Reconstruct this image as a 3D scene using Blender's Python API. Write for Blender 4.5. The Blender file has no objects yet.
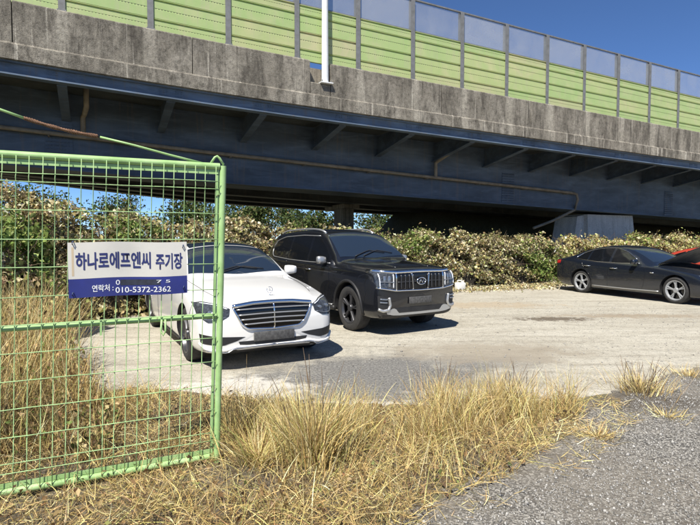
import bpy, bmesh, math, random
import numpy as np
from mathutils import Vector, Matrix
from mathutils.bvhtree import BVHTree

random.seed(7)
RNG = np.random.default_rng(11)
R = math.radians
scene = bpy.context.scene
COL = scene.collection

# ------------------------------------------------------------------ camera
CAM_H = 1.6
K = 1.6 / 1.7            # layout below was measured for an eye height of 1.7 m
FPX = 520.0            # focal length in photo pixels (700 wide)
PITCH = math.atan((262.5 - 238.0) / FPX)
cam_d = bpy.data.cameras.new('camera')
cam_d.sensor_width = 36.0
cam_d.lens = 36.0 * FPX / 700.0
cam_d.clip_start = 0.05
cam_d.clip_end = 3000.0
cam = bpy.data.objects.new('camera', cam_d)
COL.objects.link(cam)
cam.location = (0, 0, CAM_H)
cam.rotation_euler = (R(90) - PITCH, 0, 0)
scene.camera = cam

# ------------------------------------------------------------------ light
SUN_AZ = math.atan2(-0.35, -0.94)
SUN_EL = R(54)
world = bpy.data.worlds.new('World')
scene.world = world
world.use_nodes = True
wn = world.node_tree.nodes
wl = world.node_tree.links
wn.clear()
w_out = wn.new('ShaderNodeOutputWorld')
w_bg = wn.new('ShaderNodeBackground')
w_sky = wn.new('ShaderNodeTexSky')
w_sky.sky_type = 'NISHITA'
w_sky.sun_disc = False
w_sky.sun_elevation = SUN_EL
w_sky.sun_rotation = SUN_AZ
w_sky.air_density = 1.0
w_sky.altitude = 4000
w_sky.dust_density = 0.0
w_sky.ozone_density = 10.0
w_bg.inputs['Strength'].default_value = 0.095
wl.new(w_sky.outputs[0], w_bg.inputs[0])
wl.new(w_bg.outputs[0], w_out.inputs[0])

sun_d = bpy.data.lights.new('sun', 'SUN')
sun_d.energy = 5.0
sun_d.angle = R(0.5)
sun_d.color = (1.0, 0.95, 0.86)
sun = bpy.data.objects.new('sun', sun_d)
COL.objects.link(sun)
to_sun = Vector((math.sin(SUN_AZ) * math.cos(SUN_EL), math.cos(SUN_AZ) * math.cos(SUN_EL), math.sin(SUN_EL)))
sun.rotation_euler = to_sun.to_track_quat('Z', 'Y').to_euler()

scene.view_settings.view_transform = 'Standard'
scene.view_settings.look = 'None'
scene.view_settings.exposure = 0.62
scene.view_settings.gamma = 1.0
scene.view_settings.use_curve_mapping = False


# ------------------------------------------------------------------ pixel -> ground
def ray(px, py):
    v = Vector(((px - 350) / FPX, (262.5 - py) / FPX, -1.0))
    v.rotate(cam.rotation_euler)
    return v


def gp(px, py, z=0.0):
    """ground point seen at a photo pixel"""
    d = ray(px, py)
    t = (z - CAM_H) / d.z
    return Vector((d.x * t, d.y * t, z))


# ------------------------------------------------------------------ object helpers
def link(o, parent=None):
    COL.objects.link(o)
    if parent is not None:
        o.parent = parent
    return o


def tag(o, label, cat=None, group=None, kind=None):
    o['label'] = label
    if cat:
        o['category'] = cat
    if group:
        o['group'] = group
    if kind:
        o['kind'] = kind
    return o


def empty(name, loc=(0, 0, 0), rz=0.0, sc=1.0):
    o = bpy.data.objects.new(name, None)
    o.empty_display_size = 0.2
    COL.objects.link(o)
    o.location = loc
    o.rotation_euler = (0, 0, rz)
    o.scale = (sc, sc, sc)
    return o


def mesh_obj(name, verts, faces, mat, parent=None, smooth=False):
    me = bpy.data.meshes.new(name)
    me.from_pydata([tuple(v) for v in verts], [], faces)
    me.update()
    if smooth:
        me.shade_smooth()
    if mat:
        me.materials.append(mat)
    o = bpy.data.objects.new(name, me)
    return link(o, parent)


def share(name, me, parent=None, loc=(0, 0, 0), rot=(0, 0, 0), scale=(1, 1, 1)):
    o = bpy.data.objects.new(name, me)
    link(o, parent)
    o.location = loc
    o.rotation_euler = rot
    o.scale = scale
    return o


class MB:
    """collects simple shapes into one mesh"""
    def __init__(self):
        self.v = []
        self.f = []
        self.m = []

    def add(self, verts, faces, mi=0):
        b = len(self.v)
        self.v += [tuple(p) for p in verts]
        self.f += [tuple(i + b for i in f) for f in faces]
        self.m += [mi] * len(faces)
        return self

    def box(self, x0, x1, y0, y1, z0, z1, mi=0):
        v = [(x0, y0, z0), (x1, y0, z0), (x1, y1, z0), (x0, y1, z0), (x0, y0, z1), (x1, y0, z1), (x1, y1, z1), (x0, y1, z1)]
        f = [(0, 3, 2, 1), (4, 5, 6, 7), (0, 1, 5, 4), (1, 2, 6, 5), (2, 3, 7, 6), (3, 0, 4, 7)]
        return self.add(v, f, mi)

    def tube(self, pts, r, n=8, mi=0, cap=True):
        pts = [Vector(p) for p in pts]
        rr = r if isinstance(r, (list, tuple)) else [r] * len(pts)
        vs, fs = [], []
        up = Vector((0.13, 0.27, 0.95)).normalized()
        t0 = (pts[1] - pts[0]).normalized()
        if abs(t0.dot(up)) > 0.93:
            up = Vector((0.9, 0.3, 0.1)).normalized()
        for i, p in enumerate(pts):
            a = pts[max(i - 1, 0)]
            b = pts[min(i + 1, len(pts) - 1)]
            t = (b - a)
            if t.length < 1e-9:
                t = t0.copy()
            t.normalize()
            e1 = t.cross(up)
            if e1.length < 1e-3:
                e1 = t.cross(Vector((1, 0, 0)))
            e1.normalize()
            e2 = t.cross(e1)
            for k in range(n):
                an = 2 * math.pi * k / n
                vs.append(p + (e1 * math.cos(an) + e2 * math.sin(an)) * rr[i])
        for i in range(len(pts) - 1):
            for k in range(n):
                k2 = (k + 1) % n
                fs.append((i * n + k, i * n + k2, (i + 1) * n + k2, (i + 1) * n + k))
        if cap:
            fs.append(tuple(range(n))[::-1])
            fs.append(tuple((len(pts) - 1) * n + k for k in range(n)))
        return self.add(vs, fs, mi)

    def lathe_y(self, prof, n=32, mi=0, closed=False):
        """profile of (radius, y) spun about the y axis"""
        vs, fs = [], []
        m = len(prof)
        for i in range(n):
            a = 2 * math.pi * i / n
            for r, y in prof:
                vs.append((r * math.cos(a), y, r * math.sin(a)))
        for i in range(n):
            j = (i + 1) % n
            for k in range(m - 1 + (1 if closed else 0)):
                k2 = (k + 1) % m
                fs.append((i * m + k, i * m + k2, j * m + k2, j * m + k))
        return self.add(vs, fs, mi)

    def build(self, name, mats, parent=None, smooth=False, sharp=None):
        me = bpy.data.meshes.new(name)
        me.from_pydata(self.v, [], self.f)
        if not isinstance(mats, (list, tuple)):
            mats = [mats]
        for m in mats:
            me.materials.append(m)
        if len(mats) > 1:
            me.polygons.foreach_set('material_index', self.m)
        bm = bmesh.new()
        bm.from_mesh(me)
        bmesh.ops.recalc_face_normals(bm, faces=bm.faces)
        bm.to_mesh(me)
        bm.free()
        if smooth:
            me.shade_smooth()
            if sharp:
                me.set_sharp_from_angle(angle=R(sharp))
        me.update()
        o = bpy.data.objects.new(name, me)
        return link(o, parent)


def bevel_box(name, x0, x1, y0, y1, z0, z1, b, mat, parent=None, seg=2):
    bm = bmesh.new()
    bmesh.ops.create_cube(bm, size=1)
    for v in bm.verts:
        v.co = Vector(((x0 + x1) / 2 + v.co.x * (x1 - x0), (y0 + y1) / 2 + v.co.y * (y1 - y0), (z0 + z1) / 2 + v.co.z * (z1 - z0)))
    bmesh.ops.bevel(bm, geom=bm.edges[:], offset=b, segments=seg, profile=0.5, affect='EDGES')
    me = bpy.data.meshes.new(name)
    bm.to_mesh(me)
    bm.free()
    me.shade_smooth()
    me.set_sharp_from_angle(angle=R(50))
    me.materials.append(mat)
    return link(bpy.data.objects.new(name, me), parent)


# ------------------------------------------------------------------ materials
MATS = {}


def nmat(name):
    m = bpy.data.materials.new(name)
    m.use_nodes = True
    nt = m.node_tree
    b = nt.nodes['Principled BSDF']
    MATS[name] = m
    return m, nt, b


def N(nt, t, **kw):
    n = nt.nodes.new(t)
    for k, v in kw.items():
        if k in ('operation', 'blend_type', 'data_type', 'feature', 'attribute_name', 'noise_dimensions', 'distance', 'interpolation_type'):
            setattr(n, k, v)
        else:
            n.inputs[k.replace('_', ' ')].default_value = v
    return n


def ramp(nt, src, stops):
    r = nt.nodes.new('ShaderNodeValToRGB')
    e = r.color_ramp.elements
    while len(e) < len(stops):
        e.new(0.5)
    for el, (p, c) in zip(e, stops):
        el.position = p
        if not isinstance(c, (tuple, list)):
            c = (c, c, c)
        el.color = (c[0], c[1], c[2], 1)
    nt.links.new(src, r.inputs[0])
    return r.outputs[0]


def mixc(nt, fac, a, b, blend='MIX'):
    m = nt.nodes.new('ShaderNodeMix')
    m.data_type = 'RGBA'
    m.blend_type = blend
    for sock, val in ((m.inputs[0], fac), (m.inputs[6], a), (m.inputs[7], b)):
        if hasattr(val, 'is_linked') or isinstance(val, bpy.types.NodeSocket):
            nt.links.new(val, sock)
        elif isinstance(val, (tuple, list)):
            sock.default_value = (val[0], val[1], val[2], 1)
        else:
            sock.default_value = val
    return m.outputs[2]


def mathn(nt, op, a, b=0.0, c=None):
    m = nt.nodes.new('ShaderNodeMath')
    m.operation = op
    for i, val in enumerate((a, b) if c is None else (a, b, c)):
        if isinstance(val, bpy.types.NodeSocket):
            nt.links.new(val, m.inputs[i])
        else:
            m.inputs[i].default_value = val
    return m.outputs[0]


def coords(nt, scale=(1, 1, 1), loc=(0, 0, 0)):
    tc = nt.nodes.new('ShaderNodeTexCoord')
    mp = nt.nodes.new('ShaderNodeMapping')
    mp.inputs['Scale'].default_value = scale
    mp.inputs['Location'].default_value = loc
    nt.links.new(tc.outputs['Object'], mp.inputs[0])
    return mp.outputs[0]


def noise(nt, vec, scale, detail=4, rough=0.55, dist=0.0):
    n = nt.nodes.new('ShaderNodeTexNoise')
    n.inputs['Scale'].default_value = scale
    n.inputs['Detail'].default_value = detail
    n.inputs['Roughness'].default_value = rough
    n.inputs['Distortion'].default_value = dist
    if vec is not None:
        nt.links.new(vec, n.inputs['Vector'])
    return n.outputs['Fac']


def bump(nt, b, height, strength=0.3, dist=0.02):
    n = nt.nodes.new('ShaderNodeBump')
    n.inputs['Strength'].default_value = strength
    n.inputs['Distance'].default_value = dist
    nt.links.new(height, n.inputs['Height'])
    nt.links.new(n.outputs[0], b.inputs['Normal'])


def plain(name, col, rough=0.5, metal=0.0, coat=0.0, spec=0.5, var=0.0, vscale=6.0):
    m, nt, b = nmat(name)
    b.inputs['Base Color'].default_value = (*col, 1)
    b.inputs['Roughness'].default_value = rough
    b.inputs['Metallic'].default_value = metal
    b.inputs['Coat Weight'].default_value = coat
    b.inputs['Coat Roughness'].default_value = 0.04
    b.inputs['Specular IOR Level'].default_value = spec
    if var:
        v = coords(nt)
        f = noise(nt, v, vscale, 5, 0.6)
        c = ramp(nt, f, [(0.3, tuple(x * (1 - var) for x in col)), (0.7, tuple(min(1, x * (1 + var)) for x in col))])
        nt.links.new(c, b.inputs['Base Color'])
        rr = ramp(nt, f, [(0.3, min(1, rough * 1.25)), (0.7, rough * 0.85)])
        nt.links.new(rr, b.inputs['Roughness'])
    return m


def paint(name, col, rough, dust, dustcol=(0.32, 0.27, 0.2)):
    """car paint with a clear coat and dust that gathers low down"""
    m, nt, b = nmat(name)
    b.inputs['Coat Weight'].default_value = 0.9
    b.inputs['Coat Roughness'].default_value = 0.05
    v = coords(nt)
    f = noise(nt, v, 3.5, 6, 0.65)
    sep = nt.nodes.new('ShaderNodeSeparateXYZ')
    nt.links.new(v, sep.inputs[0])
    low = mathn(nt, 'SUBTRACT', 1.0, mathn(nt, 'MULTIPLY', sep.outputs[2], 1.1))
    low = mathn(nt, 'MAXIMUM', low, 0.06)
    k = mathn(nt, 'MULTIPLY', mathn(nt, 'MULTIPLY', f, low), dust)
    c = mixc(nt, k, col, dustcol)
    nt.links.new(c, b.inputs['Base Color'])
    rr = mathn(nt, 'ADD', rough, mathn(nt, 'MULTIPLY', k, 0.5))
    nt.links.new(rr, b.inputs['Roughness'])
    cr = mathn(nt, 'ADD', 0.03, mathn(nt, 'MULTIPLY', k, 0.8))
    nt.links.new(cr, b.inputs['Coat Roughness'])
    return m


def leafmat(name, trans=0.3, rough=0.65):
    m, nt, b = nmat(name)
    a = nt.nodes.new('ShaderNodeAttribute')
    a.attribute_name = 'Col'
    nt.links.new(a.outputs['Color'], b.inputs['Base Color'])
    b.inputs['Roughness'].default_value = rough
    b.inputs['Specular IOR Level'].default_value = 0.25
    tr = nt.nodes.new('ShaderNodeBsdfTranslucent')
    nt.links.new(a.outputs['Color'], tr.inputs[0])
    mx = nt.nodes.new('ShaderNodeMixShader')
    mx.inputs[0].default_value = trans
    nt.links.new(b.outputs[0], mx.inputs[1])
    nt.links.new(tr.outputs[0], mx.inputs[2])
    nt.links.new(mx.outputs[0], nt.nodes['Material Output'].inputs[0])
    return m


def ground_mats():
    # packed pale dirt over old concrete
    m, nt, b = nmat('lot_dirt')
    v = coords(nt)
    big = noise(nt, v, 0.35, 5, 0.6, 0.6)
    mid = noise(nt, coords(nt, (0.5, 2.2, 1)), 1.4, 6, 0.65, 0.4)
    fine = noise(nt, v, 45, 4, 0.7)
    base = ramp(nt, big, [(0.3, (0.40, 0.365, 0.295)), (0.5, (0.48, 0.445, 0.365)), (0.72, (0.54, 0.505, 0.42))])
    c = mixc(nt, 0.55, base, ramp(nt, mid, [(0.33, (0.25, 0.22, 0.17)), (0.47, (0.40, 0.37, 0.30)), (0.7, (0.53, 0.50, 0.42))]))
    c = mixc(nt, 0.85, c, ramp(nt, fine, [(0.33, 0.4), (0.48, 0.95), (0.7, 1.2)]), 'MULTIPLY')
    c = mixc(nt, 0.6, c, ramp(nt, noise(nt, v, 9, 6, 0.75), [(0.35, 0.55), (0.5, 1.0), (0.7, 1.15)]), 'MULTIPLY')

    def blob(px, py, sx, sy, col, amt, c, nscale=2.0, ns=0.9):
        p = gp(px, py)
        vv = coords(nt, (1 / sx, 1 / sy, 1), (-p.x / sx, -p.y / sy, 0))
        L = nt.nodes.new('ShaderNodeVectorMath')
        L.operation = 'LENGTH'
        nt.links.new(vv, L.inputs[0])
        d = mathn(nt, 'ADD', L.outputs['Value'], mathn(nt, 'MULTIPLY', mathn(nt, 'SUBTRACT', noise(nt, v, nscale, 6, 0.7), 0.5), ns * 2))
        k = ramp(nt, d, [(0.55, amt), (1.0, 0.0)])
        return mixc(nt, k, c, col)
    sp = ramp(nt, noise(nt, v, 34, 4, 0.85), [(0.35, (0.07, 0.068, 0.063)), (0.52, (0.19, 0.183, 0.168)), (0.68, (0.36, 0.345, 0.31))])
    c = blob(380, 379, 1.75, 1.5, sp, 1.0, c, 2.2, 0.75)
    c = blob(470, 362, 1.3, 0.5, sp, 0.55, c, 2.2, 0.8)
    c = blob(300, 380, 1.0, 0.45, sp, 0.6, c, 2.5, 1.0)
    c = blob(490, 352, 1.6, 0.8, (0.29, 0.25, 0.19), 0.7, c)
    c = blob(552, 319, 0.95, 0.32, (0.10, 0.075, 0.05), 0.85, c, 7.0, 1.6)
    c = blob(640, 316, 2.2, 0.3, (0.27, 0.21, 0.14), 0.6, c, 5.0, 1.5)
    c = blob(480, 305, 2.0, 0.7, (0.38, 0.30, 0.20), 0.6, c, 4.0, 1.4)
    c = blob(235, 388, 0.9, 0.5, (0.62, 0.59, 0.52), 0.8, c, 6.0, 1.2)
    c = blob(355, 408, 1.2, 0.25, (0.60, 0.57, 0.50), 0.8, c, 7.0, 1.4)
    c = blob(520, 395, 1.2, 0.3, (0.60, 0.57, 0.50), 0.6, c, 7.0, 1.4)
    grit = ramp(nt, noise(nt, v, 22, 2, 0.5), [(0.70, 0.0), (0.78, 0.35)])
    c = mixc(nt, grit, c, (0.2, 0.17, 0.13))
    nt.links.new(c, b.inputs['Base Color'])
    b.inputs['Roughness'].default_value = 0.92
    b.inputs['Specular IOR Level'].default_value = 0.2
    h = mathn(nt, 'ADD', mathn(nt, 'MULTIPLY', mid, 1.0), mathn(nt, 'MULTIPLY', fine, 0.35))
    bump(nt, b, h, 0.8, 0.04)

    # rough grey road with loose aggregate
    m, nt, b = nmat('road_asphalt')
    v = coords(nt)
    big = noise(nt, v, 0.9, 5, 0.65, 0.4)
    vor = nt.nodes.new('ShaderNodeTexVoronoi')
    vor.inputs['Scale'].default_value = 88
    nt.links.new(v, vor.inputs['Vector'])
    hs = nt.nodes.new('ShaderNodeSeparateXYZ')
    nt.links.new(vor.outputs['Color'], hs.inputs[0])
    ag = ramp(nt, hs.outputs[0], [(0.0, (0.05, 0.048, 0.045)), (0.4, (0.15, 0.14, 0.124)), (0.72, (0.28, 0.265, 0.232)), (1.0, (0.56, 0.53, 0.47))])
    c = mixc(nt, ramp(nt, big, [(0.35, 0.0), (0.6, 0.55)]), ag, (0.25, 0.22, 0.175))
    pd = gp(650, 402)
    vv = coords(nt, (1 / 0.75, 1 / 0.42, 1), (-pd.x / 0.75, -pd.y / 0.42, 0))
    L = nt.nodes.new('ShaderNodeVectorMath')
    L.operation = 'LENGTH'
    nt.links.new(vv, L.inputs[0])
    dk = mathn(nt, 'ADD', L.outputs['Value'], mathn(nt, 'MULTIPLY', mathn(nt, 'SUBTRACT', noise(nt, v, 5, 6, 0.7), 0.5), 1.6))
    c = mixc(nt, ramp(nt, dk, [(0.5, 0.8), (1.0, 0.0)]), c, (0.095, 0.08, 0.062))
    stain = ramp(nt, noise(nt, v, 1.7, 5, 0.7), [(0.58, 0.0), (0.68, 0.7)])
    c = mixc(nt, stain, c, (0.12, 0.10, 0.08))
    nt.links.new(c, b.inputs['Base Color'])
    b.inputs['Roughness'].default_value = 0.9
    b.inputs['Specular IOR Level'].default_value = 0.25
    fine = noise(nt, v, 80, 4, 0.7)
    bump(nt, b, fine, 0.8, 0.02)

    # soil and rotted straw under the grass
    m, nt, b = nmat('verge_soil')
    v = coords(nt)
    f1 = noise(nt, v, 2.0, 6, 0.7, 0.5)
    f2 = noise(nt, v, 35, 5, 0.75)
    c = mixc(nt, 0.6, ramp(nt, f1, [(0.3, (0.09, 0.072, 0.05)), (0.7, (0.20, 0.165, 0.115))]), ramp(nt, f2, [(0.3, (0.045, 0.037, 0.028)), (0.7, (0.28, 0.235, 0.165))]))
    nt.links.new(c, b.inputs['Base Color'])
    b.inputs['Roughness'].default_value = 0.95
    bump(nt, b, f2, 0.8, 0.04)

    m, nt, b = nmat('field')
    v = coords(nt)
    f1 = noise(nt, v, 0.15, 6, 0.7, 0.5)
    f2 = noise(nt, v, 8, 5, 0.7)
    c = mixc(nt, 0.5, ramp(nt, f1, [(0.3, (0.11, 0.10, 0.05)), (0.7, (0.20, 0.17, 0.10))]), ramp(nt, f2, [(0.3, (0.06, 0.06, 0.03)), (0.7, (0.22, 0.19, 0.11))]))
    nt.links.new(c, b.inputs['Base Color'])
    b.inputs['Roughness'].default_value = 0.95
    bump(nt, b, f2, 0.6, 0.05)


def concrete_mat(name, light, dark, streak=0.8, blots=0.5):
    m, nt, b = nmat(name)
    v = coords(nt)
    st1 = noise(nt, coords(nt, (5.5, 5.5, 0.22)), 1.0, 7, 0.65, 0.3)
    st2 = noise(nt, coords(nt, (16, 16, 0.5)), 1.0, 5, 0.7, 0.2)
    bl = noise(nt, v, 2.2, 6, 0.7, 0.5)
    fine = noise(nt, v, 26, 5, 0.75)
    c = ramp(nt, st1, [(0.32, dark), (0.47, tuple((a * 0.45 + d * 0.55) for a, d in zip(light, dark))), (0.60, light)])
    c2 = ramp(nt, st2, [(0.34, dark), (0.58, light)])
    c = mixc(nt, 0.4 * streak, c, c2)
    c = mixc(nt, blots, c, ramp(nt, bl, [(0.3, 0.42), (0.55, 1.0), (0.75, 1.12)]), 'MULTIPLY')
    c = mixc(nt, 0.75, c, ramp(nt, fine, [(0.3, 0.45), (0.52, 1.0), (0.7, 1.15)]), 'MULTIPLY')
    nt.links.new(c, b.inputs['Base Color'])
    b.inputs['Roughness'].default_value = 0.93
    b.inputs['Specular IOR Level'].default_value = 0.2
    bump(nt, b, fine, 0.6, 0.02)
    return m


def steel_paint(name, col, rust=0.4):
    m, nt, b = nmat(name)
    v = coords(nt)
    f = noise(nt, coords(nt, (0.5, 1, 1.6)), 1.2, 6, 0.6, 0.3)
    st = noise(nt, coords(nt, (7, 7, 0.4)), 1.0, 6, 0.65)
    c = ramp(nt, f, [(0.3, tuple(x * 0.62 for x in col)), (0.5, col), (0.7, tuple(x * 1.4 for x in col))])
    c = mixc(nt, ramp(nt, st, [(0.54, 0.0), (0.68, rust * 0.8)]), c, (0.17, 0.135, 0.10))
    ch = noise(nt, v, 6.0, 6, 0.75)
    c = mixc(nt, ramp(nt, ch, [(0.62, 0.0), (0.70, rust * 0.9)]), c, (0.13, 0.085, 0.055))
    c = mixc(nt, ramp(nt, noise(nt, coords(nt, (0.8, 3, 5)), 1.0, 5, 0.7, 0.6), [(0.50, 0.0), (0.72, 0.5)]), c, tuple(min(1, x * 2.1) for x in col))
    nt.links.new(c, b.inputs['Base Color'])
    b.inputs['Roughness'].default_value = 0.55
    b.inputs['Specular IOR Level'].default_value = 0.35
    return m


def panel_mat():
    m, nt, b = nmat('barrier_green')
    v = coords(nt)
    oi = nt.nodes.new('ShaderNodeObjectInfo')
    va = nt.nodes.new('ShaderNodeVectorMath')
    va.operation = 'ADD'
    nt.links.new(v, va.inputs[0])
    cx = nt.nodes.new('ShaderNodeCombineXYZ')
    nt.links.new(mathn(nt, 'MULTIPLY', oi.outputs['Random'], 90.0), cx.inputs[0])
    nt.links.new(mathn(nt, 'MULTIPLY', oi.outputs['Random'], 37.0), cx.inputs[2])
    nt.links.new(cx.outputs[0], va.inputs[1])
    f = noise(nt, va.outputs[0], 1.3, 5, 0.65, 0.5)
    c1 = ramp(nt, oi.outputs['Random'], [(0.0, (0.33, 0.47, 0.15)), (0.5, (0.38, 0.49, 0.17)), (0.85, (0.45, 0.49, 0.19)), (1.0, (0.48, 0.44, 0.24))])
    c2 = ramp(nt, f, [(0.3, (0.28, 0.40, 0.16)), (0.5, (0.37, 0.44, 0.21)), (0.72, (0.53, 0.46, 0.30))])
    c = mixc(nt, 0.5, c1, c2)
    mp2 = nt.nodes.new('ShaderNodeMapping')
    mp2.inputs['Scale'].default_value = (9, 9, 0.7)
    nt.links.new(va.outputs[0], mp2.inputs[0])
    st = noise(nt, mp2.outputs[0], 1.0, 5, 0.6)
    c = mixc(nt, ramp(nt, st, [(0.5, 0.0), (0.75, 0.45)]), c, (0.42, 0.38, 0.26))
    nt.links.new(c, b.inputs['Base Color'])
    b.inputs['Roughness'].default_value = 0.5
    return m


def pane_mat():
    m, nt, b = nmat('dusty_pane')
    v = coords(nt)
    oi = nt.nodes.new('ShaderNodeObjectInfo')
    va = nt.nodes.new('ShaderNodeVectorMath')
    va.operation = 'ADD'
    nt.links.new(v, va.inputs[0])
    cx = nt.nodes.new('ShaderNodeCombineXYZ')
    nt.links.new(mathn(nt, 'MULTIPLY', oi.outputs['Random'], 70.0), cx.inputs[0])
    nt.links.new(cx.outputs[0], va.inputs[1])
    f = mathn(nt, 'ADD', mathn(nt, 'MULTIPLY', noise(nt, va.outputs[0], 1.3, 5, 0.6, 0.4), 0.7), mathn(nt, 'MULTIPLY', oi.outputs['Random'], 0.3))
    b.inputs['Base Color'].default_value = (0.46, 0.48, 0.52, 1)
    b.inputs['Roughness'].default_value = 0.35
    tp = nt.nodes.new('ShaderNodeBsdfTransparent')
    tp.inputs[0].default_value = (0.88, 0.91, 0.93, 1)
    mx = nt.nodes.new('ShaderNodeMixShader')
    k = ramp(nt, f, [(0.3, 0.20), (0.7, 0.40)])
    nt.links.new(k, mx.inputs[0])
    nt.links.new(tp.outputs[0], mx.inputs[1])
    nt.links.new(b.outputs[0], mx.inputs[2])
    nt.links.new(mx.outputs[0], nt.nodes['Material Output'].inputs[0])


ground_mats()
def parapet_mat():
    m, nt, b = nmat('parapet_concrete')
    v = coords(nt)
    big = noise(nt, coords(nt, (0.8, 0.8, 0.5)), 1.0, 4, 0.6, 0.6)
    mott = noise(nt, v, 9.0, 7, 0.78, 0.2)
    pit = noise(nt, v, 38, 4, 0.8)
    stn = noise(nt, coords(nt, (4.2, 4.2, 0.35)), 1.0, 5, 0.7, 0.5)
    lite = noise(nt, coords(nt, (7.0, 7.0, 0.16), (3.1, 0, 0)), 1.0, 4, 0.6, 0.4)
    c = ramp(nt, big, [(0.32, (0.19, 0.172, 0.14)), (0.5, (0.27, 0.245, 0.20)), (0.7, (0.35, 0.32, 0.265))])
    # soot and algae in patches, run-off streaks below each barrier post
    soot = noise(nt, coords(nt, (2.6, 2.6, 0.75), (0, 0, 2.0)), 1.3, 7, 0.72, 0.5)
    c = mixc(nt, ramp(nt, soot, [(0.38, 0.75), (0.56, 0.0)]), c, (0.085, 0.076, 0.063))
    sx = nt.nodes.new('ShaderNodeSeparateXYZ')
    nt.links.new(v, sx.inputs[0])
    ph = mathn(nt, 'FRACT', mathn(nt, 'MULTIPLY', mathn(nt, 'SUBTRACT', sx.outputs[0], 0.38 - 1.0 - 60.0), 0.5))
    dd = mathn(nt, 'ABSOLUTE', mathn(nt, 'SUBTRACT', ph, 0.5))
    dd = mathn(nt, 'ADD', dd, mathn(nt, 'MULTIPLY', mathn(nt, 'SUBTRACT', lite, 0.5), 0.35))
    pk = mathn(nt, 'MULTIPLY', ramp(nt, dd, [(0.03, 0.85), (0.11, 0.0)]), ramp(nt, noise(nt, v, 0.55, 2, 0.5), [(0.40, 0.15), (0.6, 1.0)]))
    c = mixc(nt, pk, c, (0.43, 0.395, 0.325))
    c = mixc(nt, ramp(nt, lite, [(0.60, 0.0), (0.66, 0.8)]), c, (0.52, 0.48, 0.40))
    c = mixc(nt, ramp(nt, stn, [(0.30, 0.6), (0.42, 0.0)]), c, (0.075, 0.066, 0.055))
    c = mixc(nt, 0.9, c, ramp(nt, mott, [(0.30, 0.25), (0.46, 0.85), (0.62, 1.2), (0.75, 1.6)]), 'MULTIPLY')
    c = mixc(nt, 0.7, c, ramp(nt, pit, [(0.34, 0.3), (0.5, 1.0), (0.68, 1.2)]), 'MULTIPLY')
    nt.links.new(c, b.inputs['Base Color'])
    b.inputs['Roughness'].default_value = 0.95
    b.inputs['Specular IOR Level'].default_value = 0.15
    bump(nt, b, pit, 0.7, 0.03)


parapet_mat()
concrete_mat('slab_concrete', (0.36, 0.32, 0.255), (0.12, 0.105, 0.085), 0.6, 0.6)
concrete_mat('pier_concrete', (0.60, 0.58, 0.55), (0.44, 0.42, 0.40), 0.3, 0.3)
steel_paint('girder_blue', (0.070, 0.092, 0.125))
steel_paint('beam_blue', (0.10, 0.135, 0.185), 0.6)
steel_paint('far_steel', (0.06, 0.066, 0.066))
panel_mat()
pane_mat()
plain('galvanised', (0.20, 0.20, 0.195), 0.55, 0.3, var=0.25)
plain('lamp_white', (0.72, 0.73, 0.72), 0.45, var=0.08)
plain('pipe_brown', (0.20, 0.165, 0.12), 0.7, var=0.35, vscale=3)
def gate_mat(name):
    m, nt, b = nmat(name)
    v = coords(nt)
    f = noise(nt, v, 7, 5, 0.6)
    c = ramp(nt, f, [(0.3, (0.26, 0.42, 0.155)), (0.5, (0.33, 0.51, 0.205)), (0.72, (0.41, 0.57, 0.28))])
    r1 = noise(nt, v, 18, 6, 0.75, 0.4)
    k = ramp(nt, r1, [(0.66, 0.0), (0.70, 0.8)])
    c = mixc(nt, k, c, (0.13, 0.075, 0.04))
    nt.links.new(c, b.inputs['Base Color'])
    nt.links.new(mathn(nt, 'ADD', 0.42, mathn(nt, 'MULTIPLY', k, 0.45)), b.inputs['Roughness'])


gate_mat('gate_green')
plain('gate_wire_green', (0.35, 0.52, 0.23), 0.5, var=0.4, vscale=9)
plain('rusty_wire', (0.15, 0.08, 0.045), 0.9, var=0.4, vscale=40)
plain('sign_white', (0.60, 0.58, 0.52), 0.55, var=0.06, vscale=5)
plain('sign_navy', (0.022, 0.03, 0.17), 0.5, var=0.2)
plain('sign_ink', (0.02, 0.028, 0.13), 0.6)
plain('sign_number', (0.72, 0.73, 0.74), 0.6)
plain('sign_smear', (0.02, 0.024, 0.04), 0.7, var=0.4, vscale=30)
plain('wire_tie', (0.03, 0.05, 0.12), 0.6)
plain('sign_stain', (0.52, 0.42, 0.28), 0.7)
paint('paint_white', (0.78, 0.77, 0.74), 0.32, 0.25, (0.45, 0.40, 0.31))
paint('paint_black', (0.006, 0.007, 0.010), 0.25, 0.035)
paint('paint_black_blue', (0.008, 0.011, 0.018), 0.24, 0.035)
paint('paint_red', (0.40, 0.05, 0.03), 0.3, 0.2)
plain('car_glass', (0.016, 0.025, 0.040), 0.04, spec=0.9)
plain('side_glass', (0.006, 0.007, 0.009), 0.06, spec=0.5)
plain('black_plastic', (0.016, 0.016, 0.017), 0.55, var=0.25)
plain('gloss_black', (0.008, 0.008, 0.009), 0.15)
plain('tyre', (0.028, 0.027, 0.026), 0.85, var=0.3, vscale=12)
plain('chrome', (0.78, 0.79, 0.81), 0.12, 1.0)
plain('satin_silver', (0.50, 0.50, 0.49), 0.35, 0.7)
plain('rim_silver', (0.40, 0.41, 0.42), 0.42, 0.5)
plain('rim_dark', (0.075, 0.075, 0.08), 0.35, 0.6)
plain('lens', (0.20, 0.22, 0.25), 0.08, 0.5, coat=0.6)
plain('lens_dark', (0.045, 0.05, 0.058), 0.10, spec=0.5, var=0.7, vscale=28)
plain('lens_white', (0.85, 0.87, 0.9), 0.1, 0.2, coat=1.0)
plain('lens_red', (0.45, 0.01, 0.015), 0.1, coat=1.0)
plain('plate_dark', (0.075, 0.073, 0.07), 0.6, var=0.5, vscale=30)
plain('white_plastic', (0.72, 0.71, 0.67), 0.5, var=0.08)
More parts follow.
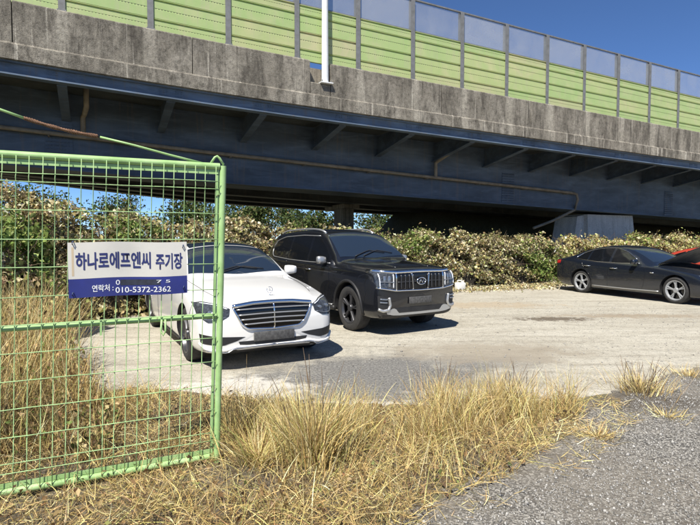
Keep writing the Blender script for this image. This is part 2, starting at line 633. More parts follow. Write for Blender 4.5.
plain('hood_underside', (0.18, 0.18, 0.175), 0.6, var=0.25)
plain('bark', (0.11, 0.085, 0.06), 0.9, var=0.35, vscale=8)
plain('dry_stem', (0.17, 0.12, 0.075), 0.9, var=0.3, vscale=9)
plain('hedge_shade', (0.028, 0.023, 0.016), 0.95, var=0.4, vscale=3)  # near-black colour imitating the shade deep inside the hedges
plain('stone', (0.30, 0.285, 0.26), 0.9, var=0.4, vscale=1.5)
leafmat('leaf')
leafmat('straw', 0.10, 0.55)

# ------------------------------------------------------------------ ground sheets
GZ = 0.0


def jag(pts, step=0.16, amp=0.05, seed=1):
    rr = random.Random(seed)
    out = []
    for i, p in enumerate(pts):
        q = pts[(i + 1) % len(pts)]
        d = math.hypot(q[0] - p[0], q[1] - p[1])
        n = max(1, min(160, int(d / step)))
        for k in range(n):
            t = k / n
            x = p[0] + (q[0] - p[0]) * t
            y = p[1] + (q[1] - p[1]) * t
            out.append((x + rr.uniform(-amp, amp), y + rr.uniform(-amp, amp)))
    return out


def sheet(name, pts, z, mat, label, cat):
    bm = bmesh.new()
    vs = [bm.verts.new((x, y, z)) for x, y in pts]
    f = bm.faces.new(vs)
    if f.normal.z < 0:
        f.normal_flip()
    bmesh.ops.triangulate(bm, faces=bm.faces[:])
    bmesh.ops.recalc_face_normals(bm, faces=bm.faces)
    me = bpy.data.meshes.new(name)
    bm.to_mesh(me)
    bm.free()
    me.update()
    if me.polygons[0].normal.z < 0:
        me.flip_normals()
    me.materials.append(MATS[mat])
    o = link(bpy.data.objects.new(name, me))
    tag(o, label, cat, kind='structure')
    return o


sheet('ground', [(-700, -500), (700, -500), (700, 1200), (-700, 1200)], -0.004, 'field', 'brown field and waste ground around the parking lot', 'ground')
P = lambda x, y: tuple(gp(x, y))[:2]
lot = [P(-250, 470), P(60, 405), P(130, 395), P(215, 402), P(320, 412), P(430, 412), P(520, 408), P(560, 403), P(600, 396), P(660, 377), P(700, 369), P(900, 350),
       (28, 11), (28, 24.5), (12.2, 19.3), (8, 17.7), (3.4, 16.8), (1.3, 15.4), (-2.8, 13.2), (-4.9, 10.8), (-6.6, 8.5)]
sheet('parking_lot', jag(lot, 0.25, 0.06, 3), 0.0, 'lot_dirt', 'pale packed dirt and worn concrete lot where the cars stand', 'parking lot')
verge = [(-9, 2.0), (-9, 8.8), P(20, 380), P(60, 398), P(130, 388), P(215, 396), P(320, 405), P(430, 406), P(500, 404), P(548, 408), P(552, 425), P(530, 445), P(490, 470), P(430, 492), P(350, 530), (-0.5, 1.2), (-3, 0.6)]
sheet('verge', jag(verge, 0.1, 0.06, 4), 0.004, 'verge_soil', 'strip of bare soil and rotted straw under the dry grass', 'verge')
road = [P(330, 545), P(400, 515), P(470, 482), P(520, 455), P(545, 430), P(560, 415), P(590, 402), P(640, 384), P(664, 376), P(700, 368), P(820, 352), (30, 9), (30, -6), (-2.0, -6), (-1.2, 0.8), (-0.4, 1.8)]
sheet('road', jag(road, 0.07, 0.045, 5), 0.008, 'road_asphalt', 'rough grey gravelly asphalt road in the right foreground', 'road')

# ------------------------------------------------------------------ bridge (local frame: x along the deck, y away from camera, z up)
BA = math.atan2(0.444, 0.896)
B0 = Vector((0.0, 15.95, 0.0)) * K
S0, S1 = -34.0, 62.0


def grade(s):
    return -0.02 * s + (0.0015 * s * s if s < 0 else 0.0) * (1 if s > -12 else 0) + (0.216 + (-12 - s) * 0.03 if s <= -12 else 0)


def grade_bot(s):
    return grade(s) * (1.0 if s < 0 else 1.5)


bridge = empty('road_bridge', B0, BA, K)
tag(bridge, 'elevated road bridge of weathered concrete and dark blue steel crossing behind the lot', 'bridge')


def sweep(name, prof, s_list, mat, parent, gfun=grade, yfun=None, closed=True, smooth=False):
    """prof: list of (y, z) ; swept along s"""
    n = len(prof)
    vs, fs = [], []
    for s in s_list:
        g = gfun(s)
        yo = yfun(s) if yfun else 0.0
        for y, z in prof:
            vs.append((s, y + yo, z + g))
    for i in range(len(s_list) - 1):
        for k in range(n if closed else n - 1):
            k2 = (k + 1) % n
            fs.append((i * n + k, (i + 1) * n + k, (i + 1) * n + k2, i * n + k2))
    if closed:
        fs.append(tuple(range(n)))
        fs.append(tuple((len(s_list) - 1) * n + k for k in range(n))[::-1])
    mb = MB()
    mb.add(vs, fs)
    return mb.build(name, MATS[mat], parent, smooth)


def s_at(px, n):
    """distance along the bridge seen at photo column px on a plane n behind the deck face"""
    k = (px - 350) / FPX
    # X = s*c - n*sn ; Y = 15.95 + s*sn + n*c
    c, sn = math.cos(BA), math.sin(BA)
    return (k * (B0.y / K + n * c) + n * sn) / (c - k * sn)


POST0 = 0.38
NICHE = (s_at(311, 0), s_at(331, 0))
LAMP_S = s_at(325.5, 0.06)
PT, PB = 6.85, 5.50           # parapet top and slab soffit at s = 0
# parapet cast in 4 m lengths with open joints
cuts = [S0]
s = POST0 - 1 - 4 * 10
while s < S1:
    if s > S0 + 1 and not (NICHE[0] - 0.8 < s < NICHE[1] + 0.8):
        cuts.append(s)
    s += 4.0
cuts += [NICHE[0], NICHE[1], S1]
cuts = sorted(cuts)
for a, b2 in zip(cuts[:-1], cuts[1:]):
    low = abs(a - NICHE[0]) < 1e-6
    top = PT - (0.62 if low else 0.0)
    g = 0.012
    sl = [a + g] + [x for x in np.arange(math.ceil(a + 0.3), b2 - 0.3, 1.0)] + [b2 - g]
    prof = [(0.0, 5.88), (0.0, top - 0.03), (0.03, top), (0.40, top), (0.43, top - 0.03), (0.43, 5.88)]
    if low:
        sweep('niche_wall', [(0.30, top + 0.001), (0.30, PT - 0.12), (0.43, PT - 0.12), (0.43, top + 0.001)], sl, 'slab_concrete', bridge)
    sweep('parapet', prof, sl, 'parapet_concrete', bridge)
for a in np.arange(S0, S1, 6.0):
    sl = list(np.arange(a + 0.006, min(a + 6.0, S1), 1.0)) + [min(a + 6.0, S1) - 0.006]
    sweep('deck_edge', [(-0.05, 5.50), (-0.05, 5.84), (0.0, 5.89), (0.5, 5.89), (0.5, 5.50)], sl, 'parapet_concrete', bridge)
SL = list(np.arange(S0, S1 + 0.1, 2.0))
def widen(s):
    """the deck grows wider to the right where a side ramp joins"""
    return float(np.interp(s, [-34, -20, -10, -1, 5, 60], [0.3, 0.5, 2.6, 8.0, 8.6, 12.0]))


vs, fs = [], []
for s in SL:
    g = grade(s)
    for y, z in ((0.51, 5.53), (0.51, 5.86), (5.6 + widen(s), 5.86), (5.6 + widen(s), 5.53)):
        vs.append((s, y, z + g))
for i in range(len(SL) - 1):
    for k in range(4):
        fs.append((i * 4 + k, (i + 1) * 4 + k, (i + 1) * 4 + (k + 1) % 4, i * 4 + (k + 1) % 4))
MB().add(vs, fs).build('deck_slab', MATS['far_steel'], bridge)
sweep('far_parapet', [(5.2, 5.88), (5.2, 6.85), (5.55, 6.85), (5.55, 5.88)], SL, 'parapet_concrete', bridge, grade, widen)
# steel edge beam: web with top and bottom flange
EB = 5.17
sweep('edge_beam', [(0.06, 5.497), (0.06, 5.455), (0.16, 5.455), (0.16, EB + 0.035), (0.04, EB + 0.035), (0.04, EB), (0.30, EB), (0.30, EB + 0.035), (0.18, EB + 0.035), (0.18, 5.455), (0.30, 5.455), (0.30, 5.497)], SL, 'beam_blue', bridge)
WEB = 2.6
GB = 3.37


def girder(name, y0, y1, zb, mat, yfun=None):
    """box girder: slab top to zb with flange lips"""
    vs, fs = [], []
    prof = [(y0, None), (y0, 0.045), (y0 - 0.09, 0.045), (y0 - 0.09, 0.0), (y1 + 0.09, 0.0), (y1 + 0.09, 0.045), (y1, 0.045), (y1, None)]
    n = len(prof)
    for s in SL:
        yo = yfun(s) if yfun else 0.0
        for y, z in prof:
            vs.append((s, y + yo, 5.525 + grade(s) if z is None else zb + z + grade_bot(s)))
    for i in range(len(SL) - 1):
        for k in range(n):
            k2 = (k + 1) % n
            fs.append((i * n + k, (i + 1) * n + k, (i + 1) * n + k2, i * n + k2))
    return MB().add(vs, fs).build(name, MATS[mat], bridge)


girder('box_girder', WEB, WEB + 1.3, GB, 'girder_blue')
for fr in (0.35, 0.68, 1.0):
    girder('box_girder', 4.55, 5.0, GB + 0.06, 'far_steel', lambda s, fr=fr: widen(s) * fr)
# cantilever brackets
s = -0.1 - 2.52 * 12
while s < S1 - 1:
    g, gb = grade(s), grade(s)
    mb = MB()
    t = 0.012
    zlo = 4.78
    v = []
    for dx in (-t, t):
        v += [(s + dx, WEB - 0.002, 5.495 + g), (s + dx, 0.302, 5.495 + g), (s + dx, 0.302, EB + 0.002 + g), (s + dx, WEB - 0.002, zlo + g)]
    mb.add(v, [(0, 1, 2, 3), (7, 6, 5, 4), (0, 4, 5, 1), (1, 5, 6, 2), (2, 6, 7, 3), (3, 7, 4, 0)])
    # sloping bottom flange
    v = []
    for dx in (-0.11, 0.11):
        v += [(s + dx, WEB - 0.003, zlo - 0.003 + g), (s + dx, 0.304, EB - 0.002 + g), (s + dx, 0.304, EB - 0.03 + g), (s + dx, WEB - 0.003, zlo - 0.035 + g)]
    mb.add(v, [(0, 1, 2, 3), (7, 6, 5, 4), (0, 4, 5, 1), (1, 5, 6, 2), (2, 6, 7, 3), (3, 7, 4, 0)])
    mb.build('bracket', MATS['girder_blue'], bridge)
    # splice plate with bolts on the edge beam
    sp = MB()
    sp.box(s - 0.30, s + 0.30, 0.150, 0.162, EB + 0.06, 5.43)
    p = sp.build('splice_plate', MATS['beam_blue'], bridge)
    p.location.z = g
    bo = MB()
    for dx in (-0.25, -0.18, -0.11, 0.11, 0.18, 0.25):
        for z in (EB + 0.10, EB + 0.18, EB + 0.26 - 0.03):
            bo.box(s + dx - 0.013, s + dx + 0.013, 0.134, 0.1495, z - 0.013, z + 0.013)
    q = bo.build('bolts', MATS['beam_blue'], p)
    q['kind'] = 'stuff'
    s += 2.52
# web splices
for px in (507, 667, 62, 375 - 700):
    s = s_at(px, WEB)
    gb, g = grade_bot(s), grade(s)
    p = MB().box(s - 0.34, s + 0.34, WEB - 0.016, WEB - 0.001, GB + 0.10, 4.7).build('web_splice_plate', MATS['girder_blue'], bridge)
    p.location.z = gb
    bo = MB()
    for dx in (-0.29, -0.21, -0.13, -0.05, 0.05, 0.13, 0.21, 0.29):
        for z in np.arange(GB + 0.18, 4.66, 0.1):
            bo.box(s + dx - 0.016, s + dx + 0.016, WEB - 0.042, WEB - 0.0165, z - 0.016, z + 0.016)
    q = bo.build('bolts', MATS['girder_blue'], p)
    q['kind'] = 'stuff'
# drain pipe along the web
pts = []
PS1 = s_at(588, WEB - 0.17)
for s in np.arange(S0, PS1 + 0.1, 1.5):
    pts.append((s, WEB - 0.17, 4.24 - 0.04 * s if s > -4 else 4.24 + 0.16 - 0.05 * (s + 4)))
pe = pts[-1]
pts += [(pe[0] + 0.22, pe[1], pe[2] - 0.06), (pe[0] + 0.28, pe[1], pe[2] - 0.3), (pe[0] + 0.22, pe[1] + 0.1, pe[2] - 0.75), (pe[0] - 0.9, pe[1] + 0.3, pe[2] - 1.25), (pe[0] - 1.9, pe[1] + 0.5, pe[2] - 1.6)]
MB().tube(pts, 0.062, 10).build('drain_pipe', MATS['pipe_brown'], bridge, True, 50)


for px in (86, 435):
    s0 = s_at(px, WEB - 0.17)
    zz = 4.24 - 0.04 * s0 if s0 > -4 else 4.24 + 0.16 - 0.05 * (s0 + 4)
    MB().tube([(s0, WEB - 0.17, zz + 0.03), (s0, WEB - 0.17, zz + 0.55), (s0 + 0.04, WEB - 0.25, zz + 0.62), (s0 + 0.1, 1.6, 5.0 + grade(s0)), (s0 + 0.1, 1.5, 5.1 + grade(s0)), (s0 + 0.1, 1.5, 5.52 + grade(s0))], 0.07, 10).build('down_pipe', MATS['pipe_brown'], bridge, True, 50)
for s0 in np.arange(S0 + 0.7, PS1, 2.52):
    zz = 4.24 - 0.04 * s0 if s0 > -4 else 4.24 + 0.16 - 0.05 * (s0 + 4)
    MB().box(s0 - 0.02, s0 + 0.02, WEB - 0.25, WEB - 0.002, zz - 0.09, zz - 0.065).build('pipe_clip', MATS['pipe_brown'], bridge)

# piers
pier = empty('bridge_pier', B0, BA, K)
tag(pier, 'pale grey concrete pier under the blue girder behind the right hedge', 'pier')
sa = s_at(585, 3.0)
sb = s_at(630, 3.0)
zt_ = GB - 0.03 + grade_bot(sb)
mb = MB()
mb.add([(sa, 2.7, -1), (sb + 0.45, 2.7, -1), (sb + 0.45, 4.6, -1), (sa, 4.6, -1), (sa, 2.9, zt_), (sb - 0.02, 2.9, zt_), (sb - 0.02, 4.6, zt_), (sa, 4.6, zt_)],
       [(0, 3, 2, 1), (4, 5, 6, 7), (0, 1, 5, 4), (1, 2, 6, 5), (2, 3, 7, 6), (3, 0, 4, 7)])
mb.build('pier_stem', MATS['pier_concrete'], pier)
mb = MB()
mb.add([(sa - 1.2, 3.0, -1), (sa - 0.004, 3.0, -1), (sa - 0.004, 4.4, -1), (sa - 1.2, 4.4, -1), (sa - 0.45, 3.1, zt_ - 0.1), (sa - 0.004, 3.1, zt_ - 0.03), (sa - 0.004, 4.4, zt_ - 0.03), (sa - 0.45, 4.4, zt_ - 0.1)],
       [(0, 3, 2, 1), (4, 5, 6, 7), (0, 1, 5, 4), (1, 2, 6, 5), (2, 3, 7, 6), (3, 0, 4, 7)])
mb.build('side_buttress', MATS['pier_concrete'], pier)
farpier = empty('bridge_pier', B0, BA, K)
tag(farpier, 'small far concrete pier in the gap between hedge and bridge, above the SUV roof', 'pier')
s1 = s_at(345, 9.6)
MB().box(s1 - 0.3, s1 + 0.3, 9.2, 10.3, -1, GB - 0.2).build('pier_stem', MATS['slab_concrete'], farpier)
MB().box(s1 - 0.42, s1 + 0.42, 8.8, 11.2, GB - 0.195, GB + 0.02).build('pier_cap', MATS['slab_concrete'], farpier)

# dark earth bank under the far end of the bridge
mb = MB()
bank = []
for i, s in enumerate(np.arange(8.0, 66.0, 2.0)):
    h = min(1.0, (s - 7.0) / 2.0) * (3.75 + 0.1 * math.sin(s * 1.7)) + grade_bot(s) * 0.9
    bank.append([(s, 5.5 + 1.0 * math.sin(s), -0.2), (s, 7.5 + math.sin(s * 0.7), h * 0.55), (s, 9.6, max(min(h, GB + 0.05 + grade_bot(s)), 0.0)), (s, 11.5 + min(s * 0.2, 6), max(h, 0) * 1.02)])
vs, fs = [], []
for r_ in bank:
    vs += r_
for i in range(len(bank) - 1):
    for k in range(3):
        fs.append((i * 4 + k, (i + 1) * 4 + k, (i + 1) * 4 + k + 1, i * 4 + k + 1))
eb = MB().add(vs, fs).build('embankment', MATS['field'], None, True)
eb.location = B0
eb.scale = (K, K, K)
eb.rotation_euler = (0, 0, BA)
tag(eb, 'shaded earth bank rising below the far end of the bridge', 'bank', kind='structure')

# ------------------------------------------------------------------ noise barrier on the parapet
barrier = empty('noise_barrier', B0, BA, K)
tag(barrier, 'green louvred noise barrier with dusty clear panes standing on the bridge parapet', 'noise barrier')
SLOPE = 0.02
post_mb = MB()
# H-section post
post_mb.box(-0.075, 0.075, -0.075, -0.064, 0, 2.62)
post_mb.box(-0.006, 0.006, -0.0635, 0.0635, 0, 2.62)
post_mb.box(-0.075, 0.075, 0.064, 0.075, 0, 2.62)
post_o = post_mb.build('post', MATS['galvanised'], barrier)
base_o = MB().box(-0.13, 0.13, -0.15, 0.13, 0.004, 0.026).build('base_plate', MATS['galvanised'], post_o)
cap_b = MB()
for dx in (-0.09, 0.09):
    cap_b.tube([(dx, -0.11, 0.0265), (dx, -0.11, 0.075)], 0.016, 6)
bolt_o = cap_b.build('anchor_bolts', MATS['galvanised'], post_o)
bolt_o['kind'] = 'stuff'
PY = 0.27       # barrier plane behind the deck face
W = 2.0 - 0.03


def louvre_mesh(h):
    """one metal panel with two shallow ribs and a drip edge"""
    prof = [(0.0, 0.004), (-0.014, 0.012), (-0.014, h * 0.47), (-0.010, h * 0.485), (-0.010, h * 0.515), (-0.014, h * 0.53), (-0.014, h - 0.07), (0.028, h - 0.05), (0.028, h - 0.022), (-0.018, h - 0.016), (-0.018, h - 0.004), (0.0, h - 0.002)]
    prof2 = [(0.05, h - 0.002), (0.05, 0.004)]
    al = prof + prof2
    n = len(al)
    vs = [(-W / 2, y, z) for y, z in al] + [(W / 2, y, z) for y, z in al]
    fs = [(k, (k + 1) % n, n + (k + 1) % n, n + k) for k in range(n)] + [tuple(range(n)), tuple(range(n, 2 * n))[::-1]]
    mb = MB().add(vs, fs)
    o = mb.build('panel', MATS['barrier_green'], barrier)
    # row of perforation slots along the rib
    sl = MB()
    for x in np.arange(-W / 2 + 0.1, W / 2 - 0.12, 0.075):
        sl.box(x, x + 0.028, -0.0125, -0.0105, h * 0.487, h * 0.513)
    so = sl.build('slots', MATS['black_plastic'], o)
    so['kind'] = 'stuff'
    return o, so


heights = (0.34, 0.50, 0.50, 0.26)
protos = [louvre_mesh(h) for h in heights]
pane_o = MB().box(-W / 2, W / 2, -0.004, 0.004, 0, 0.94).build('clear_pane', MATS['dusty_pane'], barrier)
rail_o = MB().box(-W / 2 - 0.02, W / 2 + 0.02, -0.03, 0.03, 0, 0.045).build('top_rail', MATS['galvanised'], barrier)
seam_o = MB().box(-W / 2, W / 2, -0.022, 0.022, 0, 0.035).build('pane_rail', MATS['galvanised'], barrier)
first = True
NPOST0, NPOST1 = -16, 29
for k in range(NPOST0, NPOST1):
    s = POST0 + 2.0 * k
    z = PT + grade(s)
    if first:
        po, bo_, bb_ = post_o, base_o, bolt_o
    else:
        po = share('post', post_o.data, barrier)
        share('base_plate', base_o.data, po)
        share('anchor_bolts', bolt_o.data, po)['kind'] = 'stuff'
    po.location = (s, PY, z)
    sm = s + 1.0
    zm = PT + grade(sm) + 0.02
    rot = (0, math.atan2(grade(s) - grade(s + 2.0), 2.0), 0)
    zz = 0.0
    for (o, so), h in zip(protos, heights):
        if first:
            q = o
        else:
            q = share('panel', o.data, barrier)
            w_ = share('slots', so.data, q)
            w_['kind'] = 'stuff'
        q.location = (sm, PY - 0.03, zm + zz)
        q.rotation_euler = rot
        zz += h
    for src, off in ((seam_o, zz + 0.003), (pane_o, zz + 0.041), (rail_o, zz + 0.985)):
        q = src if first else share(src.name.split('.')[0], src.data, barrier)
        q.location = (sm, PY, zm + off)
        q.rotation_euler = rot
    first = False

# ------------------------------------------------------------------ street lamp in the parapet niche
lamp = empty('street_lamp', B0 + Matrix.Rotation(BA, 3, 'Z') @ Vector((LAMP_S, 0.06, PT - 0.62 + grade(-0.9))) * K, BA, K)
tag(lamp, 'white steel street lamp pole rising from a niche in the bridge parapet', 'street lamp')
MB().tube([(0, 0, 0.03), (0, 0, 8.6)], [0.105, 0.06], 20).build('pole', MATS['lamp_white'], lamp, True, 50)
MB().box(-0.19, 0.19, -0.17, 0.19, 0.002, 0.032).build('base_plate', MATS['lamp_white'], lamp)
mb = MB()
for a in (-0.14, 0.14):
    for c in (-0.12, 0.14):
        mb.tube([(a, c, 0.033), (a, c, 0.09)], 0.016, 6)
mb.build('anchor_bolts', MATS['galvanised'], lamp)['kind'] = 'stuff'
MB().tube([(0, 0.0, 8.55), (0, 0.3, 8.95), (0, 0.9, 9.2), (0, 2.0, 9.35)], 0.045, 10).build('arm', MATS['lamp_white'], lamp, True, 50)
bevel_box('lamp_head', -0.14, 0.14, 1.95, 2.65, 9.3, 9.43, 0.04, MATS['lamp_white'], lamp)

# ------------------------------------------------------------------ cars
def pchip(xs, ys):
    xs = np.array(xs, float)
    ys = np.array(ys, float)
    h = np.diff(xs)
    d = np.diff(ys) / h
    m = np.zeros_like(ys)
    for i in range(1, len(xs) - 1):
        if d[i - 1] * d[i] > 0:
            w1 = 2 * h[i] + h[i - 1]
            w2 = h[i] + 2 * h[i - 1]
            m[i] = (w1 + w2) / (w1 / d[i - 1] + w2 / d[i])
    m[0], m[-1] = d[0], d[-1]

    def f(x):
        x = np.clip(x, xs[0], xs[-1])
        i = np.clip(np.searchsorted(xs, x, side='right') - 1, 0, len(xs) - 2)
        t = (x - xs[i]) / h[i]
        return ((2 * t**3 - 3 * t**2 + 1) * ys[i] + (t**3 - 2 * t**2 + t) * h[i] * m[i] + (-2 * t**3 + 3 * t**2) * ys[i + 1] + (t**3 - t**2) * h[i] * m[i + 1])
    return f


def crom(pts, n):
    """centripetal-ish Catmull-Rom through 2D points"""
    P_ = [np.array(p, float) for p in pts]
    P_ = [2 * P_[0] - P_[1]] + P_ + [2 * P_[-1] - P_[-2]]
    out = []
    for i in range(1, len(P_) - 2):
        p0, p1, p2, p3 = P_[i - 1:i + 3]
        t0 = 0.0
        t1 = t0 + max(1e-4, np.linalg.norm(p1 - p0)) ** 0.5
        t2 = t1 + max(1e-4, np.linalg.norm(p2 - p1)) ** 0.5
        t3 = t2 + max(1e-4, np.linalg.norm(p3 - p2)) ** 0.5
        for k in range(n):
            t = t1 + (t2 - t1) * k / n
            a1 = (t1 - t) / (t1 - t0) * p0 + (t - t0) / (t1 - t0) * p1
            a2 = (t2 - t) / (t2 - t1) * p1 + (t - t1) / (t2 - t1) * p2
            a3 = (t3 - t) / (t3 - t2) * p2 + (t - t2) / (t3 - t2) * p3
            b1 = (t2 - t) / (t2 - t0) * a1 + (t - t0) / (t2 - t0) * a2
            b2 = (t3 - t) / (t3 - t1) * a2 + (t - t1) / (t3 - t1) * a3
            out.append((t2 - t) / (t2 - t1) * b1 + (t - t1) / (t2 - t1) * b2)
    out.append(P_[-2])
    return out


class Car:
    def __init__(self, name, label, spec, paint_mat, loc, heading):
        self.spec = spec
        self.root = empty(name, (loc[0], loc[1], 0.0), math.atan2(heading[1], heading[0]))
        tag(self.root, label, 'car')
        self.L = spec['L']
        self.ref = spec['fo'] + spec['wb'] / 2
        self.paint = MATS[paint_mat]
        self.fn = {k: pchip(*zip(*spec[k])) for k in ('zt', 'zb', 'w', 'wr', 'zbot', 'crown')}
        self.body()

    def X(self, u):
        return self.ref - u

    def section(self, u):
        f = self.fn
        zt, zb, w, wr, zbot, cr = [float(f[k](u)) for k in ('zt', 'zb', 'w', 'wr', 'zbot', 'crown')]
        zr = zt - cr
        zm = zbot + (zb - zbot) * 0.50
        hip = self.spec.get('hip', 0.965)
        wb = w * hip
        if zr < zb + 0.01:
            zb = zr - 0.01
        pts = [(0, zbot), (w * 0.80, zbot), (w * 0.93, zbot + 0.035), (w * 0.985, zbot + 0.14), (w, zm), (w * 0.992, zm + (zb - zm) * 0.6), (wb, zb - 0.008), (wb - 0.022, zb + 0.012),
               (wb + (wr - wb) * 0.52, zb + (zr - zb) * 0.55), (wr, zr), (wr * 0.88, zr + cr * 0.45), (wr * 0.5, zr + cr * 0.86), (0, zt)]
        return crom(pts, 4)

    def body(self):
        L = self.L
        us = np.unique(np.concatenate([np.linspace(0, 0.25, 14), np.linspace(0.25, L - 0.25, 96), np.linspace(L - 0.25, L, 14)]))
        half = [self.section(u) for u in us]
        m = len(half[0])
        vs, fs = [], []
        for u, sec in zip(us, half):
            ring = [(self.X(u), y, z) for y, z in sec] + [(self.X(u), -y, z) for y, z in sec[-2:0:-1]]
            vs += ring
        n = 2 * m - 2
        for i in range(len(us) - 1):
            for k in range(n):
                k2 = (k + 1) % n
                fs.append((i * n + k, i * n + k2, (i + 1) * n + k2, (i + 1) * n + k))
        for i, rev in ((0, False), (len(us) - 1, True)):
            c = len(vs)
            ring = list(range(i * n, i * n + n))
            cz = sum(vs[j][2] for j in ring) / n
            vs.append((self.X(us[i]) + (0.012 if not rev else -0.012), 0, cz))
            for k in range(n):
                a, b = ring[k], ring[(k + 1) % n]
                fs.append((a, c, b) if not rev else (a, b, c))
        self.bvh = BVHTree.FromPolygons([Vector(v) for v in vs], fs)
        o = MB().add(vs, fs).build('body', self.paint, self.root, True)
        o.data.materials.append(MATS['black_plastic'])
        sp = self.spec
        cut = MB()
        for ua in (sp['fo'], sp['fo'] + sp['wb']):
            for sgn in (-1, 1):
                ring = []
                ra = sp['R'] + 0.045
                n2 = 40
                v = []
                w = float(self.fn['w'](ua))
                for y in (sgn * (w - 0.30), sgn * (w + 0.2)):
                    for k in range(n2):
                        a = 2 * math.pi * k / n2
                        v.append((self.X(ua) + ra * math.cos(a), y, sp['R'] + 0.01 + ra * math.sin(a)))
                f = [(k, (k + 1) % n2, n2 + (k + 1) % n2, n2 + k) for k in range(n2)] + [tuple(range(n2))[::-1], tuple(range(n2, 2 * n2))]
                cut.add(v, f)
        c = cut.build('cut', MATS['black_plastic'], None)
        c.location = self.root.location
        c.rotation_euler = self.root.rotation_euler
        md = o.modifiers.new('arch', 'BOOLEAN')
        md.object = c
        md.operation = 'DIFFERENCE'
        md.solver = 'EXACT'
        md.material_mode = 'TRANSFER'
        bpy.context.view_layer.update()
        dg = bpy.context.evaluated_depsgraph_get()
        me = bpy.data.meshes.new_from_object(o.evaluated_get(dg), depsgraph=dg)
        o.modifiers.clear()
        o.data = me
        me.name = 'body'
        me.shade_smooth()
        me.set_sharp_from_angle(angle=R(42))
        bpy.data.objects.remove(c)
        self.body_o = o

    # ---- surface projection
    def hit(self, a, b, proj, sgn=1):
        if proj == 'side':       # (u, z) seen from the side
            o, d = Vector((self.X(a), 3 * sgn, b)), Vector((0, -sgn, 0))
        elif proj == 'front':    # (y, z) seen from the front
            o, d = Vector((self.X(-2), a, b)), Vector((-1, 0, 0))
        elif proj == 'rear':
            o, d = Vector((self.X(self.L + 2), a, b)), Vector((1, 0, 0))
        else:                    # (u, y) seen from above
            o, d = Vector((self.X(a), b, 4)), Vector((0, 0, -1))
        p, nrm, _, _ = self.bvh.ray_cast(o, d)
        if p is None:
            p, nrm, _, _ = self.bvh.find_nearest(o + d * (2.0 if proj != 'top' else 3))
        if nrm.dot(d) > 0:
            nrm = -nrm
        return p, nrm

    @staticmethod
    def resample(poly, n):
        pts = [Vector(p) for p in poly]
        d = [0.0]
        for a, b in zip(pts[:-1], pts[1:]):
            d.append(d[-1] + (b - a).length)
        out = []
        for k in range(n):
            t = d[-1] * k / (n - 1)
            i = 0
            while i < len(d) - 2 and d[i + 1] < t:
                i += 1
            q = (t - d[i]) / max(1e-9, d[i + 1] - d[i])
            out.append(pts[i].lerp(pts[i + 1], q))
        return out

    def patch(self, name, upper, lower, mat, proj='side', sgn=1, off=0.004, nu=18, nv=8, depth=0.015, parent=None):
        up, lo = self.resample(upper, nu), self.resample(lower, nu)
        vs = []
        for j in range(nv):
            t = j / (nv - 1)
            for i in range(nu):
                q = up[i].lerp(lo[i], t)
                p, nn = self.hit(q.x, q.y, proj, sgn)
                vs.append(p + nn * off)
        fs = [(j * nu + i, j * nu + i + 1, (j + 1) * nu + i + 1, (j + 1) * nu + i) for j in range(nv - 1) for i in range(nu - 1)]
        rim = [i for i in range(nu)] + [j * nu + nu - 1 for j in range(1, nv)] + [(nv - 1) * nu + i for i in range(nu - 2, -1, -1)] + [j * nu for j in range(nv - 2, 0, -1)]
        b = len(vs)
        for r_ in rim:
            row, colm = divmod(r_, nu)
            q = up[colm].lerp(lo[colm], row / (nv - 1))
            p, nn = self.hit(q.x, q.y, proj, sgn)
            vs.append(p - nn * depth)
        m = len(rim)
        for k in range(m):
            k2 = (k + 1) % m
            fs.append((rim[k], rim[k2], b + k2, b + k))
        mb = MB().add(vs, fs)
        return mb.build(name, MATS[mat], parent or self.root, True, 40)

    def strip(self, name, poly, r, mat, proj='side', sgn=1, off=0.0, n=24, parent=None, flat=None):
        pts = []
        for q in self.resample(poly, n):
            p, nn = self.hit(q.x, q.y, proj, sgn)
            pts.append(p + nn * off)
        return MB().tube(pts, r, 6).build(name, MATS[mat], parent or self.root, True)

    def seam(self, poly, sgn=1, r=0.0045, proj='side', n=24, name='door_seam'):
        return self.strip(name, poly, r, 'gloss_black', proj, sgn, 0.0, n)

    # ---- wheels
    def wheels(self, spokes, rim_mat, style='twin'):
        sp = self.spec
        Rw, rw = sp['R'], sp['rim']
        tw = sp.get('tw', 0.235)
        h = tw / 2
        base = MB().lathe_y([(0.02, h - 0.10), (rw * 0.6, h - 0.10), (rw - 0.01, h - 0.11), (rw - 0.01, -h + 0.02), (0.02, -h + 0.02)], 36)
        tyre = MB().lathe_y([(rw - 0.012, h - 0.02), (rw + 0.012, h - 0.004), (rw + 0.045, h + 0.003), (Rw - 0.035, h - 0.004), (Rw - 0.008, h - 0.022), (Rw, h - 0.055), (Rw, -h + 0.055), (Rw - 0.01, -h + 0.02), (Rw - 0.04, -h), (rw, -h), (rw - 0.012, -h + 0.02)], 48)
        rim = MB()
        rim.lathe_y([(rw - 0.03, h - 0.05), (rw - 0.012, h - 0.008), (rw + 0.008, h - 0.003), (rw + 0.004, h - 0.03), (rw - 0.02, h - 0.07)], 48, closed=True)
        rim.lathe_y([(0.0, h - 0.012), (0.055, h - 0.014), (0.065, h - 0.03), (0.07, h - 0.06)], 24)
